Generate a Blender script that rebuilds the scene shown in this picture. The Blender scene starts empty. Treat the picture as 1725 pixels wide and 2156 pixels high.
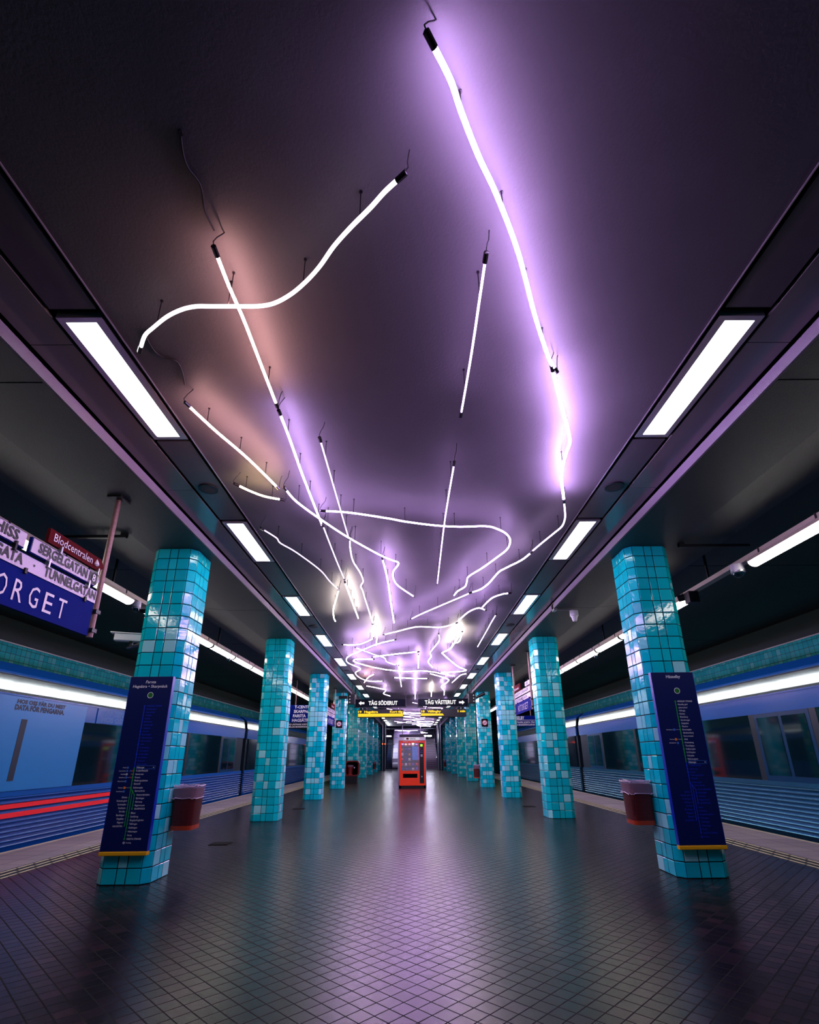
import bpy, bmesh, math, random
from mathutils import Vector, Matrix
random.seed(7)
R = math.radians
scene = bpy.context.scene
C = scene.collection

# ------------------------------------------------------------------ camera, world, exposure
F_PX, CX, CY = 1055.68, 872.23, 1207.71
PITCH, YAW, ROLL = 0.34768, 0.00781, -0.00944
CAM = Vector((-0.022, 0.0, 1.225))
cy_, sy_ = math.cos(YAW), math.sin(YAW)
x1 = Vector((cy_, -sy_, 0)); y1 = Vector((sy_, cy_, 0)); zz = Vector((0, 0, 1))
dd = y1 * math.cos(PITCH) + zz * math.sin(PITCH)
uu = -y1 * math.sin(PITCH) + zz * math.cos(PITCH)
cr, sr = math.cos(ROLL), math.sin(ROLL)
right = cr * x1 + sr * uu
up = cr * uu - sr * x1
cam = bpy.data.cameras.new('camera')
cam.sensor_fit = 'VERTICAL'; cam.sensor_height = 36.0
cam.lens = F_PX / 2156 * 36.0
cam.shift_x = -(CX - 862.5) / 2156
cam.shift_y = (CY - 1078.0) / 2156
cam.clip_start = 0.05; cam.clip_end = 300
camo = bpy.data.objects.new('camera', cam); C.objects.link(camo)
camo.matrix_world = Matrix(((right.x, up.x, -dd.x, CAM.x), (right.y, up.y, -dd.y, CAM.y), (right.z, up.z, -dd.z, CAM.z), (0, 0, 0, 1)))
scene.camera = camo

w = bpy.data.worlds.new('teal_fill'); scene.world = w; w.use_nodes = True
w.node_tree.nodes['Background'].inputs[0].default_value = (0.01, 0.12, 0.16, 1)  # added teal fill light from the open rear, tints the shadows
w.node_tree.nodes['Background'].inputs[1].default_value = 0.6

scene.view_settings.view_transform = 'Standard'
scene.view_settings.look = 'None'
scene.view_settings.gamma = 1.0
scene.view_settings.exposure = 0.0
scene.view_settings.use_curve_mapping = False
scene.cycles.use_denoising = True
scene.cycles.max_bounces = 6
scene.cycles.diffuse_bounces = 3
scene.cycles.glossy_bounces = 3
scene.cycles.transmission_bounces = 3
scene.cycles.transparent_max_bounces = 6
scene.cycles.sample_clamp_indirect = 3.0
scene.cycles.caustics_reflective = False
scene.cycles.caustics_refractive = False

PANEL = 10.0      # ceiling light panels
TRACK = 14.0      # fluorescent tubes over the tracks
NEON = 1.0        # neon multiplier

# ------------------------------------------------------------------ materials
def lin(c):
    return tuple((v / 255 / 12.92) if v / 255 <= 0.04045 else ((v / 255 + 0.055) / 1.055) ** 2.4 for v in c) + (1.0,)

def newmat(name):
    m = bpy.data.materials.new(name); m.use_nodes = True
    nt = m.node_tree; b = nt.nodes['Principled BSDF']
    return m, nt, b

def mat(name, col, rough=0.5, metal=0.0, bump=0.0, bscale=60, spec=0.5, var=0.0, vscale=8):
    m, nt, b = newmat(name)
    c = lin(col)
    b.inputs['Base Color'].default_value = c
    b.inputs['Roughness'].default_value = rough
    b.inputs['Metallic'].default_value = metal
    b.inputs['Specular IOR Level'].default_value = spec
    tc = nt.nodes.new('ShaderNodeTexCoord')
    if bump:
        n = nt.nodes.new('ShaderNodeTexNoise'); n.inputs['Scale'].default_value = bscale; n.inputs['Detail'].default_value = 3
        nt.links.new(tc.outputs['Object'], n.inputs['Vector'])
        bp = nt.nodes.new('ShaderNodeBump'); bp.inputs['Strength'].default_value = bump; bp.inputs['Distance'].default_value = 0.01
        nt.links.new(n.outputs['Fac'], bp.inputs['Height']); nt.links.new(bp.outputs['Normal'], b.inputs['Normal'])
    if var:
        n = nt.nodes.new('ShaderNodeTexNoise'); n.inputs['Scale'].default_value = vscale; n.inputs['Detail'].default_value = 5
        nt.links.new(tc.outputs['Object'], n.inputs['Vector'])
        mx = nt.nodes.new('ShaderNodeMix'); mx.data_type = 'RGBA'
        mx.inputs['A'].default_value = tuple(v * (1 - var) for v in c[:3]) + (1,)
        mx.inputs['B'].default_value = tuple(min(1, v * (1 + var)) for v in c[:3]) + (1,)
        nt.links.new(n.outputs['Fac'], mx.inputs['Factor']); nt.links.new(mx.outputs['Result'], b.inputs['Base Color'])
    return m

def emit(name, col, strength):
    m, nt, b = newmat(name)
    b.inputs['Base Color'].default_value = (0.02, 0.02, 0.02, 1)
    b.inputs['Specular IOR Level'].default_value = 0.1
    b.inputs['Emission Color'].default_value = tuple(col) + (1,)
    b.inputs['Emission Strength'].default_value = strength
    return m

def grid_mat(name, cols, grout, size, gw, rough, axes='XZ', rot=0.0, off=(0, 0), bump=0.3, spec=0.5, rough_var=0.0, tilt=0.0, grain=0.0):
    """square tiles with grout lines, one random colour per tile"""
    m, nt, b = newmat(name)
    N, L = nt.nodes, nt.links
    tc = N.new('ShaderNodeTexCoord'); sp = N.new('ShaderNodeSeparateXYZ'); L.new(tc.outputs['Object'], sp.inputs[0])
    cb = N.new('ShaderNodeCombineXYZ')
    L.new(sp.outputs[axes[0]], cb.inputs[0]); L.new(sp.outputs[axes[1]], cb.inputs[1])
    mp = N.new('ShaderNodeMapping'); mp.vector_type = 'POINT'
    mp.inputs['Rotation'].default_value = (0, 0, rot)
    mp.inputs['Scale'].default_value = (1 / size[0], 1 / size[1], 1)
    mp.inputs['Location'].default_value = (off[0], off[1], 0)
    L.new(cb.outputs[0], mp.inputs['Vector'])
    fl = N.new('ShaderNodeVectorMath'); fl.operation = 'FLOOR'; L.new(mp.outputs[0], fl.inputs[0])
    fr = N.new('ShaderNodeVectorMath'); fr.operation = 'FRACTION'; L.new(mp.outputs[0], fr.inputs[0])
    wn = N.new('ShaderNodeTexWhiteNoise'); wn.noise_dimensions = '2D'; L.new(fl.outputs[0], wn.inputs['Vector'])
    ramp = N.new('ShaderNodeValToRGB'); ramp.color_ramp.interpolation = 'LINEAR'
    els = ramp.color_ramp.elements
    while len(els) < len(cols): els.new(0.5)
    for i, c in enumerate(cols):
        els[i].position = i / max(1, len(cols) - 1); els[i].color = lin(c)
    L.new(wn.outputs['Value'], ramp.inputs[0])
    s2 = N.new('ShaderNodeSeparateXYZ'); L.new(fr.outputs[0], s2.inputs[0])
    def edge(sock, g):
        a = N.new('ShaderNodeMath'); a.operation = 'SUBTRACT'; a.inputs[1].default_value = 0.5; L.new(sock, a.inputs[0])
        c = N.new('ShaderNodeMath'); c.operation = 'ABSOLUTE'; L.new(a.outputs[0], c.inputs[0])
        d = N.new('ShaderNodeMath'); d.operation = 'LESS_THAN'; d.inputs[1].default_value = 0.5 - g / 2; L.new(c.outputs[0], d.inputs[0])
        return d.outputs[0]
    mu = N.new('ShaderNodeMath'); mu.operation = 'MULTIPLY'
    L.new(edge(s2.outputs[0], gw / size[0]), mu.inputs[0]); L.new(edge(s2.outputs[1], gw / size[1]), mu.inputs[1])
    src = ramp.outputs[0]
    if grain:
        nz = N.new('ShaderNodeTexNoise'); nz.inputs['Scale'].default_value = 220; nz.inputs['Detail'].default_value = 4
        L.new(tc.outputs['Object'], nz.inputs['Vector'])
        nb = N.new('ShaderNodeTexNoise'); nb.inputs['Scale'].default_value = 1.1; nb.inputs['Detail'].default_value = 4
        L.new(tc.outputs['Object'], nb.inputs['Vector'])
        ad = N.new('ShaderNodeMath'); ad.operation = 'MULTIPLY'; L.new(nz.outputs['Fac'], ad.inputs[0]); L.new(nb.outputs['Fac'], ad.inputs[1])
        mr = N.new('ShaderNodeMapRange'); mr.inputs['From Min'].default_value = 0.12; mr.inputs['From Max'].default_value = 0.38
        mr.inputs['To Min'].default_value = 1 - grain; mr.inputs['To Max'].default_value = 1 + grain
        L.new(ad.outputs[0], mr.inputs['Value'])
        vm = N.new('ShaderNodeVectorMath'); vm.operation = 'SCALE'; L.new(src, vm.inputs[0]); L.new(mr.outputs[0], vm.inputs['Scale'])
        src = vm.outputs[0]
    mx = N.new('ShaderNodeMix'); mx.data_type = 'RGBA'
    mx.inputs['A'].default_value = lin(grout); L.new(src, mx.inputs['B']); L.new(mu.outputs[0], mx.inputs['Factor'])
    L.new(mx.outputs['Result'], b.inputs['Base Color'])
    rr = N.new('ShaderNodeMapRange'); rr.inputs['To Min'].default_value = 0.8; rr.inputs['To Max'].default_value = rough
    L.new(mu.outputs[0], rr.inputs['Value'])
    L.new(rr.outputs[0], b.inputs['Roughness'])
    b.inputs['Specular IOR Level'].default_value = spec
    bp = N.new('ShaderNodeBump'); bp.inputs['Strength'].default_value = bump; bp.inputs['Distance'].default_value = 0.004
    n = N.new('ShaderNodeTexNoise'); n.inputs['Scale'].default_value = 45 if not grain else 260; n.inputs['Detail'].default_value = 2
    L.new(tc.outputs['Object'], n.inputs['Vector'])
    a2 = N.new('ShaderNodeMath'); a2.operation = 'MULTIPLY_ADD'; a2.inputs[1].default_value = 0.35 if not grain else 0.5
    L.new(n.outputs['Fac'], a2.inputs[0]); L.new(mu.outputs[0], a2.inputs[2])
    L.new(a2.outputs[0], bp.inputs['Height']); L.new(bp.outputs['Normal'], b.inputs['Normal'])
    return m

M = {}
M['floor'] = grid_mat('dark_floor_tile', [(13, 8, 13), (18, 12, 17), (24, 16, 22), (42, 28, 34)], (4, 6, 8), (0.1024, 0.1024), 0.007, 0.25, 'XY', R(45), (0, 0), bump=0.2, grain=0.5, spec=0.17)
M['edge_slab'] = grid_mat('edge_slab', [(150, 138, 146), (142, 130, 138), (158, 146, 150), (134, 124, 132)], (52, 46, 52), (0.45, 0.32), 0.008, 0.5, 'XY', 0, (0.3, 0), bump=0.3, grain=0.12)
M['wall_tile'] = grid_mat('track_wall_tile', [(10, 170, 180), (24, 186, 194), (50, 196, 200), (20, 176, 184), (100, 210, 212)], (8, 28, 34), (0.15, 0.15), 0.009, 0.22, 'YZ', 0, (0.2, 0.0), bump=0.3)
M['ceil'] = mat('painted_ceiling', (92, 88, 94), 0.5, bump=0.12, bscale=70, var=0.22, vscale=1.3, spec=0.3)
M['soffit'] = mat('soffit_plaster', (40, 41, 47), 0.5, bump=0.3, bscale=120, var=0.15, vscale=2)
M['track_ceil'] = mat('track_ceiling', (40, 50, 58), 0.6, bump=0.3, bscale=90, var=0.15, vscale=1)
M['fascia'] = mat('rough_fascia', (150, 140, 156), 0.8, bump=1.0, bscale=220)
M['panel'] = mat('glossy_panel', (112, 106, 108), 0.14, bump=0.05, bscale=5, var=0.12, vscale=2, spec=0.7)
M['lightpan'] = mat('satin_panel', (84, 76, 82), 0.35, bump=0.1, bscale=30, var=0.25, vscale=3)
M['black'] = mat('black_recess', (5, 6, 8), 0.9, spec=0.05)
M['hatch'] = mat('hatch_iron', (7, 9, 12), 0.8, spec=0.1)
M['bag_rim_glint'] = mat('crumpled_rim_glint', (205, 180, 205), 0.25)  # pale pink colour stands in for the glint along the bag's crumpled rim
M['black_metal'] = mat('black_metal', (18, 20, 24), 0.45, metal=0.3)
M['dark_metal'] = mat('dark_metal', (46, 46, 50), 0.4, metal=0.6)
M['steel'] = mat('brushed_steel', (190, 190, 195), 0.28, metal=0.9)
M['alu'] = mat('aluminium_trim', (200, 190, 200), 0.3, metal=0.8)
M['pole'] = mat('weathered_pole', (140, 110, 108), 0.45, metal=0.4, var=0.4, vscale=30)
M['grout'] = mat('grout', (8, 18, 26), 0.9, spec=0.1)
M['white'] = mat('white_plastic', (225, 222, 228), 0.35)
M['cream'] = mat('cream_enamel', (200, 190, 165), 0.4)
M['sign_white'] = mat('sign_white', (214, 200, 226), 0.3)
M['sign_blue'] = mat('sign_blue', (5, 26, 120), 0.7, spec=0.06)
M['sign_dark'] = mat('sign_dark', (6, 10, 26), 0.6, spec=0.1)
M['sign_red'] = mat('sign_red', (92, 14, 24), 0.7, spec=0.06)
M['letter_dark'] = mat('letter_dark', (16, 14, 26), 0.5)
M['letter_white'] = mat('letter_white', (240, 232, 245), 0.4)
M['board'] = mat('board_navy', (4, 18, 84), 0.45, spec=0.25)
M['board_side'] = mat('board_blue_edge', (10, 40, 170), 0.3)
M['board_dim'] = mat('board_dim_blue', (20, 52, 220), 0.4)
M['board_green'] = mat('line_green', (30, 170, 60), 0.5)
M['dot_green'] = mat('disc_green', (0, 110, 20), 0.5)
M['board_txt'] = mat('board_white', (238, 242, 255), 0.5)
M['red_icon'] = mat('icon_red', (210, 40, 50), 0.5)
M['orange_icon'] = mat('icon_orange', (240, 130, 30), 0.5)
M['blue_icon'] = mat('icon_blue', (60, 120, 220), 0.5)
M['yellow'] = mat('yellow_rail', (236, 176, 10), 0.4)
M['tactile_black'] = mat('tactile_black', (10, 20, 24), 0.6)
M['tactile_cream'] = mat('tactile_cream', (226, 216, 176), 0.6)
M['bin_red'] = mat('bin_red', (120, 30, 32), 0.4)
M['bin_inner'] = mat('bin_inner_dark', (34, 8, 10), 0.5)
M['train_door'] = mat('train_door', (8, 52, 92), 0.25)
M['bin_orange'] = mat('bin_orange_band', (170, 56, 22), 0.45, var=0.3, vscale=30)
M['booth_red'] = mat('booth_red', (110, 18, 22), 0.35)
M['machine_red'] = mat('machine_orange_red', (255, 64, 8), 0.4)
M['machine_grey'] = mat('machine_grey', (70, 84, 120), 0.35, metal=0.4)
M['train_blue'] = mat('train_blue', (18, 84, 168), 0.22, spec=0.6)
M['train_rib'] = mat('train_ribbed_steel', (74, 138, 178), 0.25, metal=0.85)
M['train_roof'] = mat('train_cove', (180, 196, 206), 0.10, metal=0.85)
M['train_dark'] = mat('train_dark', (10, 26, 40), 0.4)
M['train_light_trail'] = mat('train_red_light_trail', (255, 40, 50), 0.35)  # red paint standing in for tail-light trails
M['train_ad'] = mat('train_advert', (40, 120, 190), 0.3)
M['ad_text'] = mat('advert_letters', (6, 22, 46), 0.5)
M['ad_text2'] = mat('advert_letters_blue', (50, 100, 170), 0.5)
M['tinted'] = mat('tinted_glass', (6, 26, 36), 0.06, spec=0.8)
M['concrete'] = mat('track_bed', (30, 34, 38), 0.9, bump=0.5, bscale=20)
M['plaster'] = mat('wall_plaster', (50, 60, 66), 0.7, bump=0.3, bscale=60, var=0.2, vscale=0.8)
M['hall'] = mat('hall_wall', (40, 52, 84), 0.5, var=0.3, vscale=2)
M['hall_dark'] = mat('hall_dark', (26, 38, 66), 0.5)
M['stair'] = mat('stair_stone', (110, 94, 112), 0.5)
M['nosing'] = mat('stair_nosing', (170, 150, 170), 0.5)
M['escal'] = mat('escalator_panel', (225, 220, 245), 0.35)
M['cable'] = mat('black_cable', (10, 10, 14), 0.6)
M['electrode'] = mat('neon_electrode', (30, 26, 30), 0.3, metal=0.5)
M['rod'] = mat('hanger_rod', (24, 18, 26), 0.4, metal=0.5)
M['grille'] = mat('speaker_grille', (16, 16, 20), 0.6, bump=0.6, bscale=300)

m, nt, b = newmat('clear_plastic_bag')
b.inputs['Base Color'].default_value = (0.55, 0.4, 0.55, 1); b.inputs['Roughness'].default_value = 0.12; b.inputs['Alpha'].default_value = 0.28
M['bag'] = m
m, nt, b = newmat('machine_glass')
b.inputs['Base Color'].default_value = (0.9, 0.95, 1, 1); b.inputs['Roughness'].default_value = 0.03; b.inputs['Alpha'].default_value = 0.12
M['glass'] = m

# perforated bin sheet: real holes through the sheet
m, nt, b = newmat('perforated_sheet')
b.inputs['Base Color'].default_value = lin((96, 26, 28)); b.inputs['Roughness'].default_value = 0.4
tc = nt.nodes.new('ShaderNodeTexCoord'); sp = nt.nodes.new('ShaderNodeSeparateXYZ'); nt.links.new(tc.outputs['Object'], sp.inputs[0])
def _hole(sock):
    a = nt.nodes.new('ShaderNodeMath'); a.operation = 'MULTIPLY'; a.inputs[1].default_value = 1 / 0.0125; nt.links.new(sock, a.inputs[0])
    f = nt.nodes.new('ShaderNodeMath'); f.operation = 'FRACT'; nt.links.new(a.outputs[0], f.inputs[0])
    c = nt.nodes.new('ShaderNodeMath'); c.operation = 'SUBTRACT'; c.inputs[1].default_value = 0.5; nt.links.new(f.outputs[0], c.inputs[0])
    d = nt.nodes.new('ShaderNodeMath'); d.operation = 'ABSOLUTE'; nt.links.new(c.outputs[0], d.inputs[0])
    e = nt.nodes.new('ShaderNodeMath'); e.operation = 'LESS_THAN'; e.inputs[1].default_value = 0.3; nt.links.new(d.outputs[0], e.inputs[0])
    return e.outputs[0]
ad = nt.nodes.new('ShaderNodeMath'); ad.operation = 'ADD'
nt.links.new(sp.outputs[0], ad.inputs[0]); nt.links.new(sp.outputs[1], ad.inputs[1])
mu = nt.nodes.new('ShaderNodeMath'); mu.operation = 'MULTIPLY'
nt.links.new(_hole(ad.outputs[0]), mu.inputs[0]); nt.links.new(_hole(sp.outputs[2]), mu.inputs[1])
iv = nt.nodes.new('ShaderNodeMath'); iv.operation = 'SUBTRACT'; iv.inputs[0].default_value = 1.0; nt.links.new(mu.outputs[0], iv.inputs[1])
nt.links.new(iv.outputs[0], b.inputs['Alpha'])
M['perf'] = m

# glazed column tile: colour from a per-tile attribute
m, nt, b = newmat('glazed_tile')
at = nt.nodes.new('ShaderNodeAttribute'); at.attribute_name = 'tile'
ramp = nt.nodes.new('ShaderNodeValToRGB')
cols = [(0.0, (0, 190, 205)), (0.35, (2, 206, 218)), (0.6, (20, 212, 222)), (0.72, (120, 226, 232)), (0.9, (160, 236, 240)), (1.0, (140, 220, 228))]
els = ramp.color_ramp.elements
while len(els) < len(cols): els.new(0.5)
for e, (p, c) in zip(els, cols): e.position = p; e.color = lin(c)
nt.links.new(at.outputs['Fac'], ramp.inputs[0]); nt.links.new(ramp.outputs[0], b.inputs['Base Color'])
b.inputs['Roughness'].default_value = 0.06; b.inputs['Specular IOR Level'].default_value = 0.7
tc = nt.nodes.new('ShaderNodeTexCoord'); n = nt.nodes.new('ShaderNodeTexNoise'); n.inputs['Scale'].default_value = 26; n.inputs['Detail'].default_value = 3
nt.links.new(tc.outputs['Object'], n.inputs['Vector'])
bp = nt.nodes.new('ShaderNodeBump'); bp.inputs['Strength'].default_value = 0.12; bp.inputs['Distance'].default_value = 0.01
nt.links.new(n.outputs['Fac'], bp.inputs['Height']); nt.links.new(bp.outputs['Normal'], b.inputs['Normal'])
M['tile'] = m

M['panel_light'] = emit('panel_diffuser', (0.93, 1.0, 0.96), PANEL)
M['tube_light'] = emit('track_tube', (1.0, 0.93, 0.86), TRACK)
NC = {'V': (0.70, 0.42, 1.0), 'W': (0.80, 0.52, 1.0), 'P': (1.0, 0.5, 0.46), 'Y': (1.0, 0.72, 0.3), 'Y2': (1.0, 0.88, 0.74), 'D': (0.95, 0.82, 0.9)}
def neon_mat(col, st):
    k = 'neon_%s_%d' % (col, round(st * 10))
    if k not in M: M[k] = emit('neon_gas_' + col, NC[col], NEON * st)
    return M[k]
M['backlit_white'] = emit('backlit_plate', (0.9, 0.86, 1.0), 0.75)
M['backlit'] = emit('backlit_letters', (1.0, 0.95, 0.95), 1.1)
M['led'] = emit('led_yellow', (1.0, 0.66, 0.01), 1.1)
M['lamp'] = emit('hall_lamp', (0.8, 0.82, 1.0), 160)
M['red_lamp'] = emit('red_signal', (1.0, 0.08, 0.03), 6)
M['green_lamp'] = emit('green_signal', (0.05, 1.0, 0.35), 8)
M['machine_lamp'] = emit('machine_lamp', (0.85, 0.88, 1.0), 30)
M['green_disp'] = emit('green_display', (0.5, 1.0, 0.05), 1.2)

# ------------------------------------------------------------------ mesh helpers
class MB:
    def __init__(s): s.v = []; s.f = []; s.sm = False
    def box(s, x0, x1, y0, y1, z0, z1):
        b = len(s.v)
        s.v += [(x, y, z) for z in (z0, z1) for y in (y0, y1) for x in (x0, x1)]
        s.f += [tuple(b + i for i in q) for q in ((0, 2, 3, 1), (4, 5, 7, 6), (0, 1, 5, 4), (2, 6, 7, 3), (0, 4, 6, 2), (1, 3, 7, 5))]
        return s
    def quad(s, *p):
        b = len(s.v); s.v += [tuple(q) for q in p]; s.f.append(tuple(range(b, b + len(p)))); return s
    def prism(s, prof, a0, a1, axis='Y'):
        """closed 2D profile extruded along an axis; profile (x,z) for Y, (y,z) for X, (x,y) for Z"""
        n = len(prof); b = len(s.v)
        for a in (a0, a1):
            for p, q in prof:
                s.v.append({'Y': (p, a, q), 'X': (a, p, q), 'Z': (p, q, a)}[axis])
        for i in range(n):
            j = (i + 1) % n
            s.f.append((b + i, b + j, b + n + j, b + n + i))
        s.f.append(tuple(b + i for i in range(n))[::-1]); s.f.append(tuple(b + n + i for i in range(n)))
        return s
    def tube(s, pts, r, n=8, caps=True):
        pts = [Vector(p) for p in pts]; b0 = len(s.v)
        m_ = len(pts); prev = None
        for i, p in enumerate(pts):
            t = (pts[min(i + 1, m_ - 1)] - pts[max(i - 1, 0)]).normalized()
            ref = Vector((0, 0, 1)) if abs(t.z) < 0.9 else Vector((1, 0, 0))
            if prev is None: a = t.cross(ref).normalized()
            else: a = (prev - t * prev.dot(t)).normalized()
            prev = a; c = t.cross(a)
            rr = r[i] if isinstance(r, (list, tuple)) else r
            for k in range(n):
                th = 2 * math.pi * k / n
                s.v.append(tuple(p + a * math.cos(th) * rr + c * math.sin(th) * rr))
        for i in range(m_ - 1):
            for k in range(n):
                k2 = (k + 1) % n
                s.f.append((b0 + i * n + k, b0 + i * n + k2, b0 + (i + 1) * n + k2, b0 + (i + 1) * n + k))
        if caps:
            s.f.append(tuple(b0 + k for k in range(n))[::-1]); s.f.append(tuple(b0 + (m_ - 1) * n + k for k in range(n)))
        s.sm = True
        return s
    def disc(s, c, r, normal='Z', n=24, r0=0.0):
        b = len(s.v); cx, cyy, cz = c
        ring = []
        for k in range(n):
            th = 2 * math.pi * k / n; a, e = math.cos(th), math.sin(th)
            for rr in ((r, r0) if r0 else (r,)):
                d = {'Z': (a * rr, e * rr, 0), 'Y': (a * rr, 0, e * rr), 'X': (0, a * rr, e * rr)}[normal]
                s.v.append((cx + d[0], cyy + d[1], cz + d[2]))
        if r0:
            for k in range(n):
                k2 = (k + 1) % n
                s.f.append((b + 2 * k, b + 2 * k2, b + 2 * k2 + 1, b + 2 * k + 1))
        else: s.f.append(tuple(range(b, b + n)))
        return s
    def build(s, name, m, parent=None, bevel=0.0, smooth=None):
        me = bpy.data.meshes.new(name); me.from_pydata(s.v, [], s.f); me.materials.append(m); me.update()
        bm = bmesh.new(); bm.from_mesh(me); bmesh.ops.recalc_face_normals(bm, faces=bm.faces); bm.to_mesh(me); bm.free()
        if s.sm if smooth is None else smooth:
            me.polygons.foreach_set('use_smooth', [True] * len(me.polygons))
            try: me.set_sharp_from_angle(angle=R(40))
            except Exception: pass
        o = bpy.data.objects.new(name, me); C.objects.link(o)
        if bevel:
            md = o.modifiers.new('bevel', 'BEVEL'); md.width = bevel; md.segments = 2; md.limit_method = 'ANGLE'
        if parent: o.parent = parent; o.matrix_parent_inverse = Matrix.Translation(-Vector(parent.location))
        return o

def tag(o, label=None, cat=None, group=None, kind=None):
    if label: o['label'] = label
    if cat: o['category'] = cat
    if group: o['group'] = group
    if kind: o['kind'] = kind
    return o

def thing(name, label, cat, loc, group=None):
    o = bpy.data.objects.new(name, None); C.objects.link(o); o.location = loc; o.empty_display_size = 0.1
    return tag(o, label, cat, group)

def struct(name, mb, m, parent=None, **k):
    o = mb.build(name, m, parent, **k)
    if parent is None: o['kind'] = 'structure'
    return o

def copy_tree(o, loc, label, group=None, parent=None):
    c = o.copy(); C.objects.link(c); c.location = loc; c['label'] = label
    if group: c['group'] = group
    for ch in list(o.children):
        d = ch.copy(); C.objects.link(d); mi = ch.matrix_parent_inverse.copy(); d.parent = c; d.matrix_parent_inverse = mi
        for g in list(ch.children):
            e = g.copy(); C.objects.link(e); mi = g.matrix_parent_inverse.copy(); e.parent = d; e.matrix_parent_inverse = mi
    return c

# text: outline letters from the built-in font, fitted to a width and a capital height
_tc = {}
def glyphs(s, bold):
    k = (s, bold)
    if k not in _tc:
        cu = bpy.data.curves.new('t', 'FONT'); cu.body = s; cu.size = 1.0; cu.offset = bold; cu.resolution_u = 2
        o = bpy.data.objects.new('t', cu); C.objects.link(o)
        dg = bpy.context.evaluated_depsgraph_get()
        me = bpy.data.meshes.new_from_object(o.evaluated_get(dg))
        vs = [(v.co.x, v.co.y) for v in me.vertices]; fs = [tuple(p.vertices) for p in me.polygons]
        bpy.data.objects.remove(o); bpy.data.curves.remove(cu); bpy.data.meshes.remove(me)
        _tc[k] = (vs, fs)
    return _tc[k]
CAPH = None
def text(mb, s, place, u0, v0, cap, width=None, align='L', bold=0.02, sx=0.85, slant=0.0):
    """place(u,v)->xyz; u0 = left / centre / right edge, v0 baseline"""
    global CAPH
    if CAPH is None: CAPH = max(v[1] for v in glyphs('H', 0.0)[0])
    vs, fs = glyphs(s, bold)
    x0 = min(v[0] for v in vs); x1_ = max(v[0] for v in vs)
    k = cap / CAPH; ks = (width / (x1_ - x0)) if width else k * sx
    wd = (x1_ - x0) * ks
    st = {'L': u0, 'C': u0 - wd / 2, 'R': u0 - wd}[align]
    b = len(mb.v)
    mb.v += [tuple(place(st + (x - x0) * ks + y * k * slant, v0 + y * k)) for x, y in vs]
    mb.f += [tuple(b + i for i in f) for f in fs]

def side(i):  # -1 left, 1 right
    return 'left' if i < 0 else 'right'
ORD = ['first', 'second', 'third', 'fourth', 'fifth', 'sixth', 'seventh', 'eighth', 'ninth', 'tenth', 'eleventh', 'twelfth', 'thirteenth', 'fourteenth', 'fifteenth', 'sixteenth', 'seventeenth', 'eighteenth', 'nineteenth', 'twentieth']
Y0, Y1 = -2.5, 49.6

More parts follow.
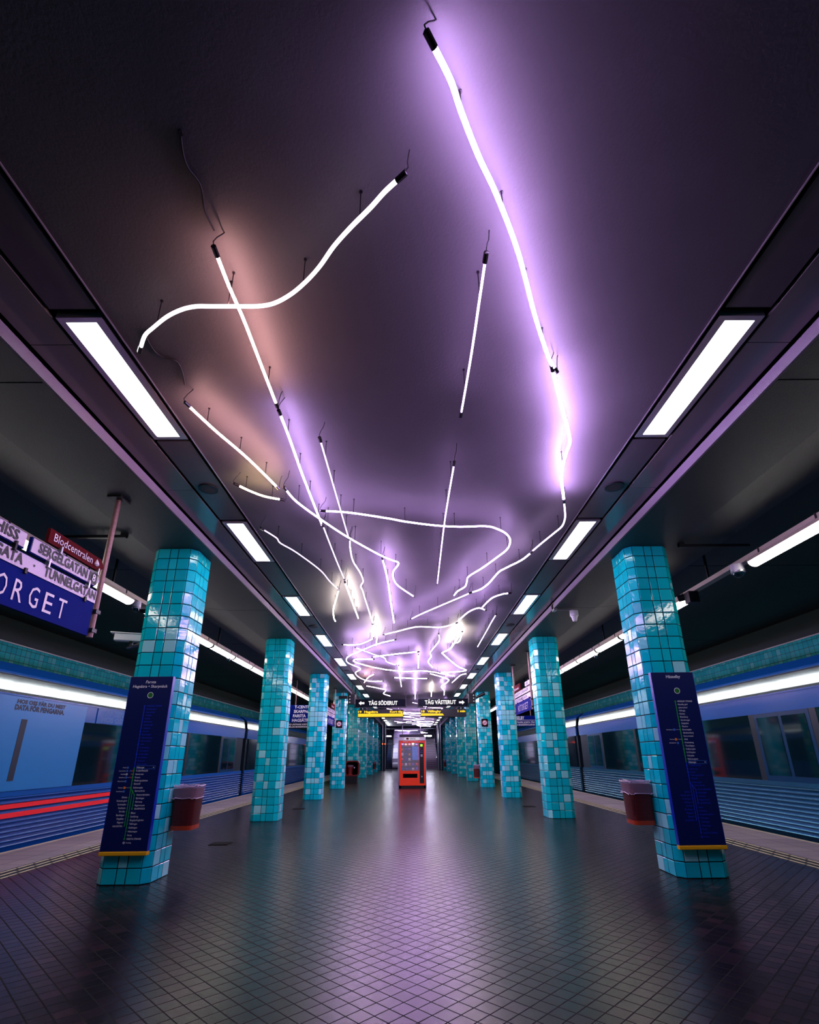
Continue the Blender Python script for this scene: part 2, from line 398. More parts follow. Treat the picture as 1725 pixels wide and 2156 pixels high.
# ================================================================== SETTING
# floor: tiled platform, pale edge slabs, track beds
struct('floor', MB().box(-4.49, 4.49, Y0, 60, -0.3, 0.0), M['floor'])
for s in (-1, 1):
    a, b_ = sorted((s * 4.49, s * 4.78))
    struct('trim_%d' % (1 if s < 0 else 2), MB().box(a, b_, Y0, Y1, -0.3, 0.002), M['tactile_black'])
    a, b_ = sorted((s * 4.78, s * 5.72))
    struct('floor_edge_' + side(s), MB().box(a, b_, Y0, 60, -0.3, 0.004), M['edge_slab'])
    a, b_ = sorted((s * 5.66, s * 5.735))
    struct('trim_%d' % (3 if s < 0 else 4), MB().box(a, b_, Y0, 60, -0.06, 0.006), M['cream'])
    a, b_ = sorted((s * 5.6, s * 9.2))
    struct('floor_track_' + side(s), MB().box(a, b_, Y0, 70, -1.3, -1.1), M['concrete'])
    a, b_ = sorted((s * 5.6, s * 5.66))
    struct('wall_platform_' + side(s), MB().box(a, b_, Y0, 60, -1.1, -0.3), M['concrete'])
    # cream dashes of the tactile strip: one paint pattern
    mb = MB()
    for r_, xx in enumerate((4.51, 4.62, 4.73)):
        y = 2.0 + 0.285 * (r_ * 0.5)
        while y < 48:
            a, b_ = sorted((s * (xx - 0.011), s * (xx + 0.011)))
            mb.box(a, b_, y, y + 0.25, 0.0, 0.006); y += 0.285
    struct('trim_%d' % (5 if s < 0 else 6), mb, M['tactile_cream'])
    # track wall
    a, b_ = sorted((s * 9.0, s * 9.2))
    struct('wall_tiled_' + side(s), MB().box(a, b_, Y0, 70, -1.1, 3.66), M['wall_tile'])
    a, b_ = sorted((s * 8.97, s * 9.2))
    struct('trim_%d' % (7 if s < 0 else 8), MB().box(a, b_, Y0, 70, 3.66, 3.685), M['white'])
    a, b_ = sorted((s * 9.02, s * 9.2))
    struct('wall_plaster_' + side(s), MB().box(a, b_, Y0, 70, 3.685, 4.25), M['plaster'])
    # track ceiling with cross seams
    mb = MB(); y = Y0; seams = [2.0 + 5.93 * k for k in range(12)]
    prev = Y0
    for q in seams + [70]:
        a, b_ = sorted((s * 4.05, s * 9.2)); mb.box(a, b_, prev, q - 0.02, 4.2, 4.35); prev = q
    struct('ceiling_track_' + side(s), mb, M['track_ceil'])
    # soffit over the columns: flat part, then a gently rising part
    mb = MB(); prev = Y0
    for q in [2.9 + 5.92 * k for k in range(8)] + [60]:
        if q <= prev: continue
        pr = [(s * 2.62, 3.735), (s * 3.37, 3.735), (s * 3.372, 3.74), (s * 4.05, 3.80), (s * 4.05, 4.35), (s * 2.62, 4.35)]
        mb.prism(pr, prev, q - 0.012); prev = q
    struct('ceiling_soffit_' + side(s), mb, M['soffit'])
    a, b_ = sorted((s * 2.60, s * 2.625))
    mb = MB(); prev = Y0
    for q in [8.88 + 7.9 * k for k in range(6)] + [49.8]:
        mb.box(a, b_, prev, q - 0.015, 3.737, 3.835); prev = q
    struct('trim_%d' % (9 if s < 0 else 10), mb, M['fascia'])
    # recess above everything (dark slots between the ceiling strips)
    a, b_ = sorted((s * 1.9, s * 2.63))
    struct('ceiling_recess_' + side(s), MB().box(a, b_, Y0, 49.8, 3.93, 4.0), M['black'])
    # glossy panels
    mb = MB(); prev = Y0
    for q in [0.69 + 1.973 * k for k in range(26)]:
        if q > 49.8: break
        a, b_ = sorted((s * 2.285, s * 2.575)); mb.box(a, b_, prev + 0.006, q, 3.85, 3.87); prev = q
    struct('ceiling_glossy_' + side(s), mb, M['panel'])
    # satin panels between the lights
    mb = MB(); k = -1
    ys = [2.44 + 2.965 * k for k in range(-1, 16)]
    for i in range(-1, 16):
        a_, b2 = 2.44 + 2.965 * i + 1.34, 2.44 + 2.965 * (i + 1) - 0.06
        if i == -1: a_ = Y0
        if b2 > 49.8: b2 = 49.8
        a, b_ = sorted((s * 1.967, s * 2.255)); 
        if b2 > a_: mb.box(a, b_, a_, b2, 3.852, 3.87)
    struct('ceiling_satin_' + side(s), mb, M['lightpan'])
    a, b_ = sorted((s * 1.925, s * 1.932))
    struct('trim_%d' % (11 if s < 0 else 12), MB().box(a, b_, Y0, 49.8, 3.842, 3.87), M['alu'])
struct('ceiling', MB().box(-1.925, 1.925, Y0, 49.8, 3.85, 3.93), M['ceil'])

# far hall beyond the platform
struct('ceiling_beam', MB().box(-2.7, 2.7, 49.8, 50.4, 3.62, 4.0), M['hall_dark'])
struct('ceiling_hall', MB().box(-2.7, 2.7, 50.4, 66, 3.85, 4.0), M['hall'])
struct('wall_back', MB().box(-2.9, 2.9, 62, 62.2, -0.3, 4.6), M['hall_dark'])
for s in (-1, 1):
    a, b_ = sorted((s * 2.7, s * 3.5))
    struct('wall_hall_' + side(s), MB().box(a, b_, 49.2, 62, 0, 4.0), M['hall'])
    a, b_ = sorted((s * 2.42, s * 2.70))
    struct('trim_%d' % (13 if s < 0 else 14), MB().box(a, b_, 47.6, 49.3, 0.0, 3.84), M['hall_dark'])
    a, b_ = sorted((s * 3.5, s * 9.2))
    struct('wall_end_' + side(s), MB().box(a, b_, 69, 69.2, -1.2, 4.3), M['black'])

# ================================================================== COLUMNS
def column_meshes(seed, palef=1.0):
    rnd = random.Random(seed)
    core = MB(); T = 0.15; H = 3.735; c = 0.078; W = 0.5575
    g = 0.0085
    # octagon in local coordinates: x -0.27875..0.27875, y 0..W (front at y=0)
    h = W / 2
    oct_ = [(-h + c, 0), (h - c, 0), (h, c), (h, W - c), (h - c, W), (-h + c, W), (-h, W - c), (-h, c)]
    def inset(p, d):
        x, y = p; return (x * (1 - d / h), (y - h) * (1 - d / h) + h)
    core.prism([inset(p, 0.006) for p in oct_], 0, H, 'Z')
    tiles = MB(); vals = []
    for i in range(8):
        p, q = Vector(oct_[i]), Vector(oct_[(i + 1) % 8]); d = q - p; ln = d.length; u = d / ln; n = Vector((u.y, -u.x))
        cuts = [0, ln] if ln < 0.2 else [0, ln * 0.375, ln * 0.625, ln]
        for r_ in range(25):
            z0, z1 = r_ * T, min(H, r_ * T + T)
            if r_ == 24: z1 = H
            for k in range(len(cuts) - 1):
                a, b_ = p + u * (cuts[k] + g / 2), p + u * (cuts[k + 1] - g / 2)
                t1, t2 = rnd.uniform(-0.0009, 0.0009), rnd.uniform(-0.0009, 0.0009)
                za, zb = z0 + g / 2, z1 - g / 2
                def P(pt, off, z): return (pt.x + n.x * off, pt.y + n.y * off, z)
                b0 = len(tiles.v); e = 0.0045
                # outer face slightly tilted, rim dropping into the grout
                tiles.v += [P(a + u * e, t1 + t2, za + e), P(b_ - u * e, -t1 + t2, za + e), P(b_ - u * e, -t1 - t2, zb - e), P(a + u * e, t1 - t2, zb - e),
                            P(a, -0.0035, za), P(b_, -0.0035, za), P(b_, -0.0035, zb), P(a, -0.0035, zb)]
                tiles.f += [(b0, b0 + 1, b0 + 2, b0 + 3)] + [(b0 + j, b0 + 4 + j, b0 + 4 + (j + 1) % 4, b0 + (j + 1) % 4) for j in range(4)]
                v = rnd.random()
                pale = rnd.random() < (0.12 * (palef - 1) if r_ > 17 else 0.26 * palef if r_ > 2 else 0.1 * palef)
                v = rnd.uniform(0.68, 1.0) if pale else rnd.uniform(0.0, 0.55)
                vals += [v] * 5
    return core, tiles, vals
variants = []
def make_column(loc, label, seed):
    root = thing('tiled_column', label, 'column', loc, 'tiled columns along the platform')
    core, tl, vals = column_meshes(seed, 2.0 if seed > 12 else 1.0)
    co = core.build('column_core', M['grout']); co.parent = root
    to = tl.build('tile_cladding', M['tile'], smooth=False); to.parent = root
    at = to.data.attributes.new('tile', 'FLOAT', 'FACE'); at.data.foreach_set('value', vals)
    return root
extra = {(-1, 0): 'with the blue southbound line map', (1, 0): 'with the blue northbound line map'}
prot = None
COLY = [5.926 + 5.24 * k for k in range(9)]
for s in (-1, 1):
    for k in range(9):
        lab = 'turquoise tiled eight-sided column, %s from the camera in the %s row' % (ORD[k], side(s))
        if k == 0: lab = 'nearest turquoise tiled column in the %s row, carrying a tall navy line map' % side(s)
        loc = (s * 3.027, COLY[k] + (0.011 if s > 0 else 0), 0)
        if s < 0 and k < 3:
            o = make_column(loc, lab, 11 + k); variants.append(o)
        else:
            src = variants[2 if k > 2 else (k + 1) % 2 if k < 2 else 2]
            copy_tree(src, loc, lab, 'tiled columns along the platform')

# ================================================================== LINE MAP BOARDS
WEST = ['HÄSSELBY STRAND', 'Hässelby gård', 'Johannelund', 'Vällingby', 'Råcksta', 'Blackeberg', 'Islandstorget', 'Ängbyplan', 'Åkeshov', 'Brommaplan', 'Abrahamsberg', 'Stora mossen', 'Alvik', 'Kristineberg', 'Thorildsplan', 'Fridhemsplan', 'S:t Eriksplan', 'Odenplan', 'Rådmansgatan', 'Hötorget']
EASTR = [('T-CENTRALEN', 168, 0), ('Gamla stan', 220, 0), ('Slussen', 270, 0), ('Medborgarplatsen', 320, 0), ('Skanstull', 370, 0), ('Gullmarsplan', 430, 0), ('Skärmarbrink', 480, 1), ('Hammarbyhöjden', 540, 2), ('Björkhagen', 592, 2), ('Kärrtorp', 647, 2), ('Bagarmossen', 700, 2), ('SKARPNÄCK', 752, 2), ('Blåsut', 815, 1), ('Sandsborg', 868, 1), ('Skogskyrkogården', 922, 1), ('Tallkrogen', 977, 1), ('Gubbängen', 1032, 1), ('Hökarängen', 1088, 1), ('Farsta', 1143, 1), ('FARSTA STRAND', 1198, 1)]
EASTL = [('Globen', 577), ('Enskede gård', 630), ('Sockenplan', 685), ('Svedmyra', 738), ('Stureby', 790), ('Bandhagen', 846), ('Högdalen', 900), ('Rågsved', 953), ('HAGSÄTRA', 1010)]
def board(s):
    yf = 5.868; yb = 5.922
    x0, x1b = (-3.259, -2.770) if s < 0 else (2.765, 3.257)
    X = (lambda x: x) if s < 0 else (lambda x: x + 6.036)
    lab = 'tall navy line map headed Farsta, Hagsätra and Skarpnäck on the near left column' if s < 0 else 'tall navy line map headed Hässelby on the near right column'
    root = thing('line_map_board', lab, 'map board', ((x0 + x1b) / 2, yf, 0.28))
    MB().box(x0 + .004, x1b - .004, yf, yb, 0.315, 2.108).build('board_face', M['board'], root, bevel=0.003)
    MB().box(x0, x0 + .004, yf + .001, yb + 0.003, 0.315, 2.108).box(x1b - .004, x1b, yf + .001, yb + .003, 0.315, 2.108).build('edge_trim', M['board_side'], root)
    MB().box(x0 - .004, x1b + .004, yf - .008, yb + .003, 0.276, 0.315).build('bottom_rail', M['yellow'], root, bevel=0.006)
    y = yf - 0.0015
    pl = lambda u, v: (u, y, v)
    Z = lambda px: 1.127 - (px - 115) * 0.0006424
    wt, dm, gr = MB(), MB(), MB()
    lit_w = s > 0
    c = X(-3.018)
    if s < 0:
        text(wt, 'Farsta', pl, c, 2.032, .03, .115, 'C', slant=.12, bold=.01)
        text(wt, 'Hagsätra • Skarpnäck', pl, c, 1.982, .03, .395, 'C', slant=.12, bold=.01)
    else:
        text(wt, 'Hässelby', pl, c, 2.042, .033, .165, 'C', slant=.08, bold=.01)
    MB().disc((X(-3.0), y, 1.897), .034, 'Y', 28, r0=.028).build('disc_ring', M['board_txt'], root)
    MB().disc((X(-3.0), y, 1.897), .0285, 'Y', 28).build('green_disc', M['dot_green'], root)
    xl = X(-3.044); mw = (wt if lit_w else dm); me_ = (dm if lit_w else wt)
    lw = gr if lit_w else dm; le = dm if lit_w else gr
    # western arm
    lw.box(xl - .004, xl + .004, y - .0005, y, 1.127, 1.778)
    for i, st in enumerate(WEST):
        z = 1.778 - i * (1.778 - 1.127) / 19
        if i in (0, 8, 9, 12, 15): lw.disc((xl, y - .001, z), .009, 'Y', 12, r0=.005)
        elif i < 19: lw.box(xl, xl + .012, y - .0005, y, z - .002, z + .002)
        if i < 19: text(mw, st, pl, xl + .025, z - .008, .017, None, bold=.0, sx=.8)
    text(wt, 'Hötorget', pl, xl + .03, 1.119, .017, None, bold=.01, sx=.85)
    bx = MB()
    for q in ((xl + .022, xl + .226, 1.142, 1.145), (xl + .022, xl + .226, 1.110, 1.113), (xl + .022, xl + .025, 1.110, 1.145), (xl + .223, xl + .226, 1.110, 1.145)): bx.box(q[0], q[1], y - .0005, y, q[2], q[3])
    bx.build('here_frame', M['blue_icon'], root)
    wt.disc((xl + .208, y, 1.127), .005, 'Y', 8)
    # eastern arm
    xs = [xl, X(-3.022), X(-2.995)]
    xs0 = xl
    zG, zS, zH = Z(430), Z(480), Z(540)
    le.box(xl - .004, xl + .004, y - .0005, y, zG, 1.127)
    le.box(xl - .003, xl + .003, y - .0005, y, Z(1010), zG)
    def seg(mb_, a, b2, wd=.003):
        d = Vector((b2[0] - a[0], b2[1] - a[1])).normalized(); n = Vector((-d.y, d.x)) * wd
        mb_.quad((a[0] + n.x, y, a[1] + n.y), (b2[0] + n.x, y, b2[1] + n.y), (b2[0] - n.x, y, b2[1] - n.y), (a[0] - n.x, y, a[1] - n.y))
    seg(le, (xl, zG), (xs[1], zS)); seg(le, (xs[1], zS), (xs[2], zH)); seg(le, (xs[1], zS), (xs[1], Z(1198))); seg(le, (xs[2], zH), (xs[2], Z(752)))
    for st, px, k in EASTR:
        z = Z(px); xx = xs[k]
        if st in ('T-CENTRALEN', 'Gamla stan', 'Slussen', 'Gullmarsplan', 'Skärmarbrink', 'SKARPNÄCK', 'FARSTA STRAND'): le.disc((xx, y - .001, z), .009, 'Y', 12, r0=.005)
        else: le.box(xx, xx + .012, y - .0005, y, z - .002, z + .002)
        text(me_, st, pl, xx + .024, z - .008, .017, None, bold=.0, sx=.8)
    for st, px in EASTL:
        z = Z(px); le.box(xl - .012, xl, y - .0005, y, z - .002, z + .002)
        text(me_, st, pl, xl - .022, z - .008, .017, None, 'R', bold=.0, sx=.8)
    me_.disc((xs[1], y - .001, Z(1252)), .011, 'Y', 14, r0=.006)
    text(me_, 'Pendeltåg', pl, xs[1] + .022, Z(1252) - .006, .012, None, bold=0, sx=.8)
    if s < 0:
        for st, px in (('Arlanda', 115), ('Cityterminalen', 168), ('Pendeltåg', 220), ('Saltsjöbanan', 270), ('Nacka Strand', 330), ('Tvärbanan', 430), ('Huvudsta Strand', 487)):
            text(wt, st if px != 487 else 'Årsta Strand', pl, xl - .085, Z(px) - .005, .011, None, 'R', bold=0, sx=.8)
        ic = MB()
        for px in (115, 168, 270, 330, 487): ic.box(xl - .079, xl - .061, y - .0005, y, Z(px) - .010, Z(px) + .010)
        ic.build('blue_icons', M['blue_icon'], root)
        MB().box(xl - .079, xl - .058, y - .0005, y, Z(430) - .011, Z(430) + .011).build('orange_icon', M['orange_icon'], root)
        wt.disc((xl - .070, y, Z(220)), .011, 'Y', 14, r0=.006)
        wt.box(xl - .058, xl - .009, y - .0004, y, Z(430) - .001, Z(430) + .001); wt.box(xl - .06, xl - .03, y - .0004, y, Z(270) - .001, Z(270) + .001)
        rd = MB()
        for px, dx in ((168, .018), (220, .018), (270, .018)): rd.disc((xl - dx, y, Z(px)), .009, 'Y', 12, r0=.005)
        rd.build('red_rings', M['red_icon'], root)
        MB().disc((xl - .036, y, Z(168)), .009, 'Y', 12, r0=.005).build('blue_ring', M['blue_icon'], root)
    else:
        zB = 1.778 - 9 * .03426; zA = 1.778 - 12 * .03426
        text(wt, 'Nockebybanan', pl, xl - .085, zB - .005, .011, .07, 'R', bold=0); text(wt, 'Tvärbanan', pl, xl - .085, zA - .005, .011, None, 'R', bold=0, sx=.8)
        text(wt, 'Nockebybanan', pl, xl - .072, zA - .042, .011, None, 'R', bold=0, sx=.8)
        wt.box(xl - .056, xl - .009, y - .0004, y, zB - .001, zB + .001); wt.box(xl - .056, xl - .009, y - .0004, y, zA - .001, zA + .001)
        MB().box(xl - .079, xl - .059, y - .0005, y, zB - .011, zB + .011).box(xl - .062, xl - .044, y - .0005, y, zA - .050, zA - .028).build('blue_icons', M['blue_icon'], root)
        MB().box(xl - .079, xl - .057, y - .0005, y, zA - .012, zA + .012).build('orange_icon', M['orange_icon'], root)
    wt.build('white_lettering', M['board_txt'], root); dm.build('dim_route', M['board_dim'], root); gr.build('green_route', M['board_green'], root)
board(-1); board(1)

# ================================================================== LITTER BINS ON THE COLUMNS
def bin_(s, xc, yc, zt, label, w_=0.27, d_=0.30, h=0.45):
    """basket hanging on the inner face of a column"""
    x0, x1b = xc - w_ / 2, xc + w_ / 2; z0 = zt - h
    root = thing('litter_bin', label, 'litter bin', (xc, yc, z0))
    mb = MB()
    def ring(r_, z, k=1.0): 
        out = []
        for cx_, cyq, a0 in ((1, 1, 0), (-1, 1, 90), (-1, -1, 180), (1, -1, 270)):
            for t in range(4):
                a = R(a0 + t * 30); out.append((xc + (cx_ * (w_ / 2 - .05) + math.cos(a) * .05) * k, yc + (cyq * (d_ / 2 - .05) + math.sin(a) * .05) * k, z))
        return out
    def shell(m_, levels):
        b0 = len(m_.v); n = 16
        for z, k in levels: m_.v += ring(0, z, k)
        for i in range(len(levels) - 1):
            for j in range(n):
                j2 = (j + 1) % n; m_.f.append((b0 + i * n + j, b0 + i * n + j2, b0 + (i + 1) * n + j2, b0 + (i + 1) * n + j))
        return m_
    shell(mb, [(z0 + .045, .93), (z0 + .25, .965), (zt - .02, 1.0)]); mb.sm = True
    mb.build('basket', M['perf'], root)
    b2 = shell(MB(), [(z0, .93), (z0 + .045, .94)]); b2.v_base = None
    n0 = len(b2.v); b2.f.append(tuple(range(16)))
    b2.sm = True; b2.build('bottom_band', M['bin_orange'], root)
    lin_ = shell(MB(), [(z0 + .03, .86), (z0 + .2, .9), (zt - .02, .93)]); lin_.f.append(tuple(range(16))); lin_.sm = True
    lin_.build('inner_bag', M['bin_inner'], root)
    rnd = random.Random(int(yc * 100)); bg = MB(); n = 32
    for i, (z, k) in enumerate(((zt - .125, 1.06), (zt - .10, 1.05), (zt - .04, 1.06), (zt + .006, 1.07), (zt + .012, .98), (zt - .03, .9))):
        rg = []
        base = ring(0, 0, 1)
        for j in range(n):
            p = Vector(base[j // 2]).lerp(Vector(base[(j // 2 + 1) % 16]), (j % 2) * .5)
            kk = k + rnd.uniform(-.025, .025); rg.append((xc + (p.x - xc) * kk, yc + (p.y - yc) * kk, z + rnd.uniform(-.01, .01)))
        bg.v += rg
        if i:
            for j in range(n):
                j2 = (j + 1) % n; bg.f.append(((i - 1) * n + j, (i - 1) * n + j2, i * n + j2, i * n + j))
    bg.sm = True; bg.build('plastic_bag', M['bag'], root)
    for lv in (0, 3):  # light-coloured tubes added on the rim for its bright glint
        rp = [Vector(v) for v in bg.v[lv * n:(lv + 1) * n]]; rp.append(rp[0])
        MB().tube([p + Vector((0, 0, rnd.uniform(-.003, .005))) for p in rp], [rnd.uniform(.002, .0055) for _ in rp], 5, caps=False).build('bag_rim_glint', M['bag_rim_glint'], root)
    xs_ = x1b if s > 0 else x0
    MB().box(min(xs_ - s * .01, s * 2.748), max(xs_ - s * .01, s * 2.748), yc - .05, yc + .05, zt - .3, zt - .08).build('bracket', M['black_metal'], root)
    return root
bin_(-1, -2.612, 6.36, 0.912, 'red perforated litter bin with clear bag on the near left column', w_=.26)
bin_(1, 2.618, 6.40, 0.912, 'red perforated litter bin with clear bag on the near right column', w_=.26)
bin_(1, 2.632, COLY[3] + .40, .83, 'small dark red litter bin on the fourth right column', w_=.23, h=.5)
bin_(1, 2.632, COLY[7] + .3, .84, 'distant red litter bin on the eighth right column', w_=.23, h=.5)
bin_(-1, -2.632, COLY[6] + .3, .83, 'distant red litter bin on the seventh left column', w_=.23, h=.5)

# ================================================================== CEILING LIGHT PANELS
def light_panel(s, k):
    y0 = 2.44 + 2.965 * k; y1 = y0 + 1.30
    lab = 'recessed rectangular ceiling light, %s from the camera in the %s row' % (ORD[k], side(s))
    root = thing('ceiling_light', lab, 'ceiling light', (s * 2.11, y0 + .65, 3.85), 'ceiling light panels')
    X = sorted((s * 1.965, s * 2.257)); I = sorted((s * 2.02, s * 2.215))
    fr = MB()
    fr.box(X[0], I[0], y0, y1, 3.846, 3.928).box(I[1], X[1], y0, y1, 3.846, 3.928).box(I[0], I[1], y0, y0 + .038, 3.846, 3.928).box(I[0], I[1], y1 - .038, y1, 3.846, 3.928)
    fr.build('light_frame', M['alu'], root)
    MB().box(I[0], I[1], y0 + .038, y1 - .038, 3.862, 3.872).build('diffuser', M['panel_light'], root)
    return root
for s in (-1, 1):
    src = None
    for k in range(16):
        if 2.44 + 2.965 * k + 1.3 > 49.7: break
        if k == 0: src = light_panel(s, 0)
        else: copy_tree(src, (s * 2.11, 2.44 + 2.965 * k + .65, 3.85), 'recessed rectangular ceiling light, %s from the camera in the %s row' % (ORD[k], side(s)))
    src = None
    for k in range(5):
        lab = 'round black ceiling speaker, %s from the camera on the %s side' % (ORD[k], side(s))
        loc = (s * 2.117, 4.61 + 5.93 * k, 3.852)
        if k == 0:
            root = thing('ceiling_speaker', lab, 'ceiling speaker', loc, 'round ceiling speakers')
            MB().tube([(loc[0], loc[1], 3.852), (loc[0], loc[1], 3.838)], .098, 28).build('speaker_ring', M['black_metal'], root)
            MB().disc((loc[0], loc[1], 3.837), .07, 'Z', 24).build('speaker_grille', M['grille'], root)
            src = root
        else: copy_tree(src, loc, lab)

# ================================================================== NEON TUBES
NEONS = [
('n1', [(0.08, 1.09), (0.15, 1.19), (0.2, 1.29), (0.29, 1.45), (0.4, 1.62), (0.56, 1.91), (0.74, 2.31), (0.91, 2.65), (0.97, 2.74)], 'V', 3, 3.71),
('n2', [(0.97, 2.77), (1.12, 3.11), (1.32, 3.56), (1.35, 3.74), (1.38, 3.97), (1.44, 4.23), (1.53, 4.49), (1.6, 4.7)], 'V', 3, 3.71),
('n3', [(1.58, 4.64), (1.65, 4.85), (1.7, 5.03), (1.72, 5.22), (1.68, 5.4), (1.61, 5.68), (1.55, 5.94)], 'W', 2, 3.68),
('n4', [(1.54, 6.02), (1.5, 6.19), (1.45, 6.32), (1.31, 6.58), (1.24, 6.75), (1.17, 7.23), (1.08, 7.53), (0.96, 7.68)], 'W', 2.4, 3.68),
('n5', [(0.94, 7.71), (0.76, 8.01), (0.5, 8.43), (0.19, 8.94), (0.0, 9.3)], 'V', 1.6, 3.68),
('n6', [(-0.92, 4.8), (-0.67, 4.84), (-0.25, 4.99), (-0.07, 5.07), (0.26, 5.17), (0.54, 5.21), (0.84, 5.2), (0.98, 5.27), (1.12, 5.42), (1.2, 5.62), (1.21, 5.89), (1.12, 6.18), (0.98, 6.57), (0.83, 6.92), (0.83, 7.17), (0.82, 7.4), (0.73, 7.61), (0.69, 7.83)], 'V', 2.0, 3.68),
('n7', [(0.38, 1.91), (0.38, 2.08), (0.38, 2.56), (0.37, 3.13)], 'V', 1.3, 3.65),
('n8', [(0.37, 3.85), (0.36, 4.59), (0.36, 5.34), (0.38, 7.1)], 'V', 1.3, 3.64),
('n9', [(-0.07, 1.52), (-0.13, 1.57), (-0.2, 1.64), (-0.3, 1.73), (-0.4, 1.83), (-0.49, 1.94), (-0.58, 2.03), (-0.68, 2.11), (-0.79, 2.17), (-0.89, 2.19), (-1.02, 2.19), (-1.15, 2.19), (-1.24, 2.19), (-1.33, 2.21), (-1.44, 2.26), (-1.56, 2.34), (-1.64, 2.4), (-1.71, 2.49)], 'D', 2.2, 3.66),
('n10', [(-1.03, 1.92), (-1.03, 2.1), (-1.02, 2.34), (-1.02, 2.68), (-1.02, 3.09)], 'P', 2.0, 3.71),
('n11', [(-1.02, 3.23), (-1.02, 3.54), (-1.03, 4.11), (-1.03, 4.66), (-1.03, 5.21)], 'V', 3, 3.71),
('n12', [(-1.01, 5.18), (-1.01, 6.19), (-1.0, 6.96)], 'W', 1.4, 3.68),
('n13', [(-1.02, 7.26), (-1.03, 9.34)], 'Y2', 3, 3.71),
('n14', [(-0.76, 3.54), (-0.76, 4.52), (-0.76, 5.49)], 'W', 1.2, 3.68),
('n15', [(-0.75, 5.56), (-0.78, 5.86), (-0.79, 6.28), (-0.74, 6.71), (-0.73, 7.08), (-0.79, 7.33), (-0.78, 7.54), (-0.78, 8.07), (-0.77, 9.63)], 'W', 1.7, 3.68),
('n16', [(-1.68, 3.13), (-1.59, 3.44), (-1.46, 3.82), (-1.33, 4.32)], 'P', 2.0, 3.71),
('n17', [(-1.69, 4.31), (-1.59, 4.44), (-1.49, 4.53), (-1.36, 4.59)], 'Y', 2.0, 3.71),
('n18', [(-1.22, 4.29), (-1.17, 4.53), (-0.99, 4.95), (-0.75, 5.43), (-0.42, 5.97), (-0.28, 6.15), (-0.18, 6.28), (-0.26, 6.59), (-0.27, 6.89), (-0.21, 7.23), (0.02, 7.76)], 'W', 2.0, 3.65),
('n19', [(-1.71, 5.26), (-1.62, 5.49), (-1.61, 5.65), (-1.48, 5.95), (-1.29, 6.6), (-1.23, 7.07), (-1.16, 7.46)], 'W', 1.3, 3.68),
('n20', [(-1.17, 7.61), (-1.31, 8.24), (-1.41, 8.7), (-1.49, 9.28), (-1.5, 9.56)], 'Y2', 2.4, 3.71),
('n21', [(-0.39, 6.21), (-0.36, 7.14), (-0.36, 8.39), (-0.35, 9.59)], 'V', 2.2, 3.68),
('n22', [(-0.58, 10.6), (-0.32, 10.35), (-0.03, 10.05), (0.17, 9.94), (0.53, 10.01), (0.72, 9.9), (0.87, 9.68)], 'V', 2.4, 3.68),
('n23', [(0.9, 9.52), (1.03, 8.87), (1.18, 8.6), (1.31, 8.71)], 'V', 2.4, 3.68),
('n24', [(1.25, 8.52), (1.33, 8.02), (1.46, 7.8), (1.56, 7.74)], 'V', 2.4, 3.68),
('n25', [(1.57, 9.08), (1.57, 9.7), (1.58, 10.41), (1.59, 11.99)], 'V', 1.5, 3.68),
('n26', [(-1.6, 11.63), (-1.4, 11.68), (-1.19, 11.57), (-1.0, 11.27), (-0.86, 10.99)], 'V', 2, 3.68),
('n27', [(-0.39, 11.06), (-0.8, 11.49), (-1.17, 12.12), (-1.6, 12.9), (-1.75, 13.39), (-1.77, 14.03), (-1.53, 14.99), (-1.76, 15.77), (-1.73, 16.8), (-1.48, 17.64), (-1.03, 17.66)], 'W', 1.5, 3.66),
('n28', [(-1.36, 12.11), (-1.0, 12.95), (-0.74, 13.49), (-0.7, 14.09), (-0.48, 14.6)], 'W', 1.0, 3.7),
('n29', [(-1.02, 13.23), (-0.46, 12.87), (0.14, 12.58)], 'V', 2, 3.68),
('n30', [(0.17, 12.99), (0.19, 15.07)], 'V', 2.4, 3.68),
('n31', [(-1.06, 13.57), (-1.51, 13.55), (-1.59, 13.93), (-1.28, 14.63), (-0.83, 15.27), (-0.21, 15.7), (0.38, 15.63), (0.93, 16.18), (1.42, 16.81)], 'V', 2, 3.68),
('n32', [(0.58, 10.64), (0.62, 11.33), (0.47, 12.63), (0.51, 13.2), (0.46, 14.03), (0.61, 14.97)], 'W', 1.2, 3.68),
('n33', [(0.57, 16.16), (1.23, 17.43), (1.26, 18.3), (1.13, 19.45), (1.32, 20.76), (1.4, 22.25)], 'W', 1.8, 3.68),
('n34', [(-0.58, 17.01), (0.0, 17.2), (0.52, 17.3)], 'W', 2.0, 3.68),
('n35', [(-0.38, 14.49), (-0.39, 16.35), (-0.39, 19.11)], 'W', 1.5, 3.65),
('n36', [(0.13, 17.16), (0.15, 23.55)], 'W', 1.8, 3.65),
('n37', [(-1.7, 19.06), (-1.11, 20.14), (-1.06, 20.69), (-1.19, 21.64), (-0.96, 22.5)], 'W', 1.4, 3.68),
('n38', [(1.76, 16.23), (1.59, 16.66), (1.46, 18.32)], 'W', 1.4, 3.68),
('n39', [(-1.69, 18.12), (-1.47, 16.96), (-1.21, 16.21)], 'P', 1.2, 3.68),
('n40', [(0.78, 19.84), (0.86, 22.75)], 'Y2', 2.4, 3.68),
('n41', [(-0.78, 9.74), (-0.77, 10.21), (-0.77, 10.86), (-0.85, 11.74)], 'Y2', 3.0, 3.68),
('n42', [(0.92, 15.98), (1.67, 15.67), (1.33, 14.76), (0.84, 13.02), (0.79, 12.68), (0.95, 12.21), (0.96, 11.49)], 'W', 1.6, 3.68),
('n43', [(1.08, 10.54), (1.1, 11.44), (1.0, 11.59), (1.05, 10.74), (1.02, 11.44), (0.95, 12.31)], 'Y2', 3.0, 3.7),
]
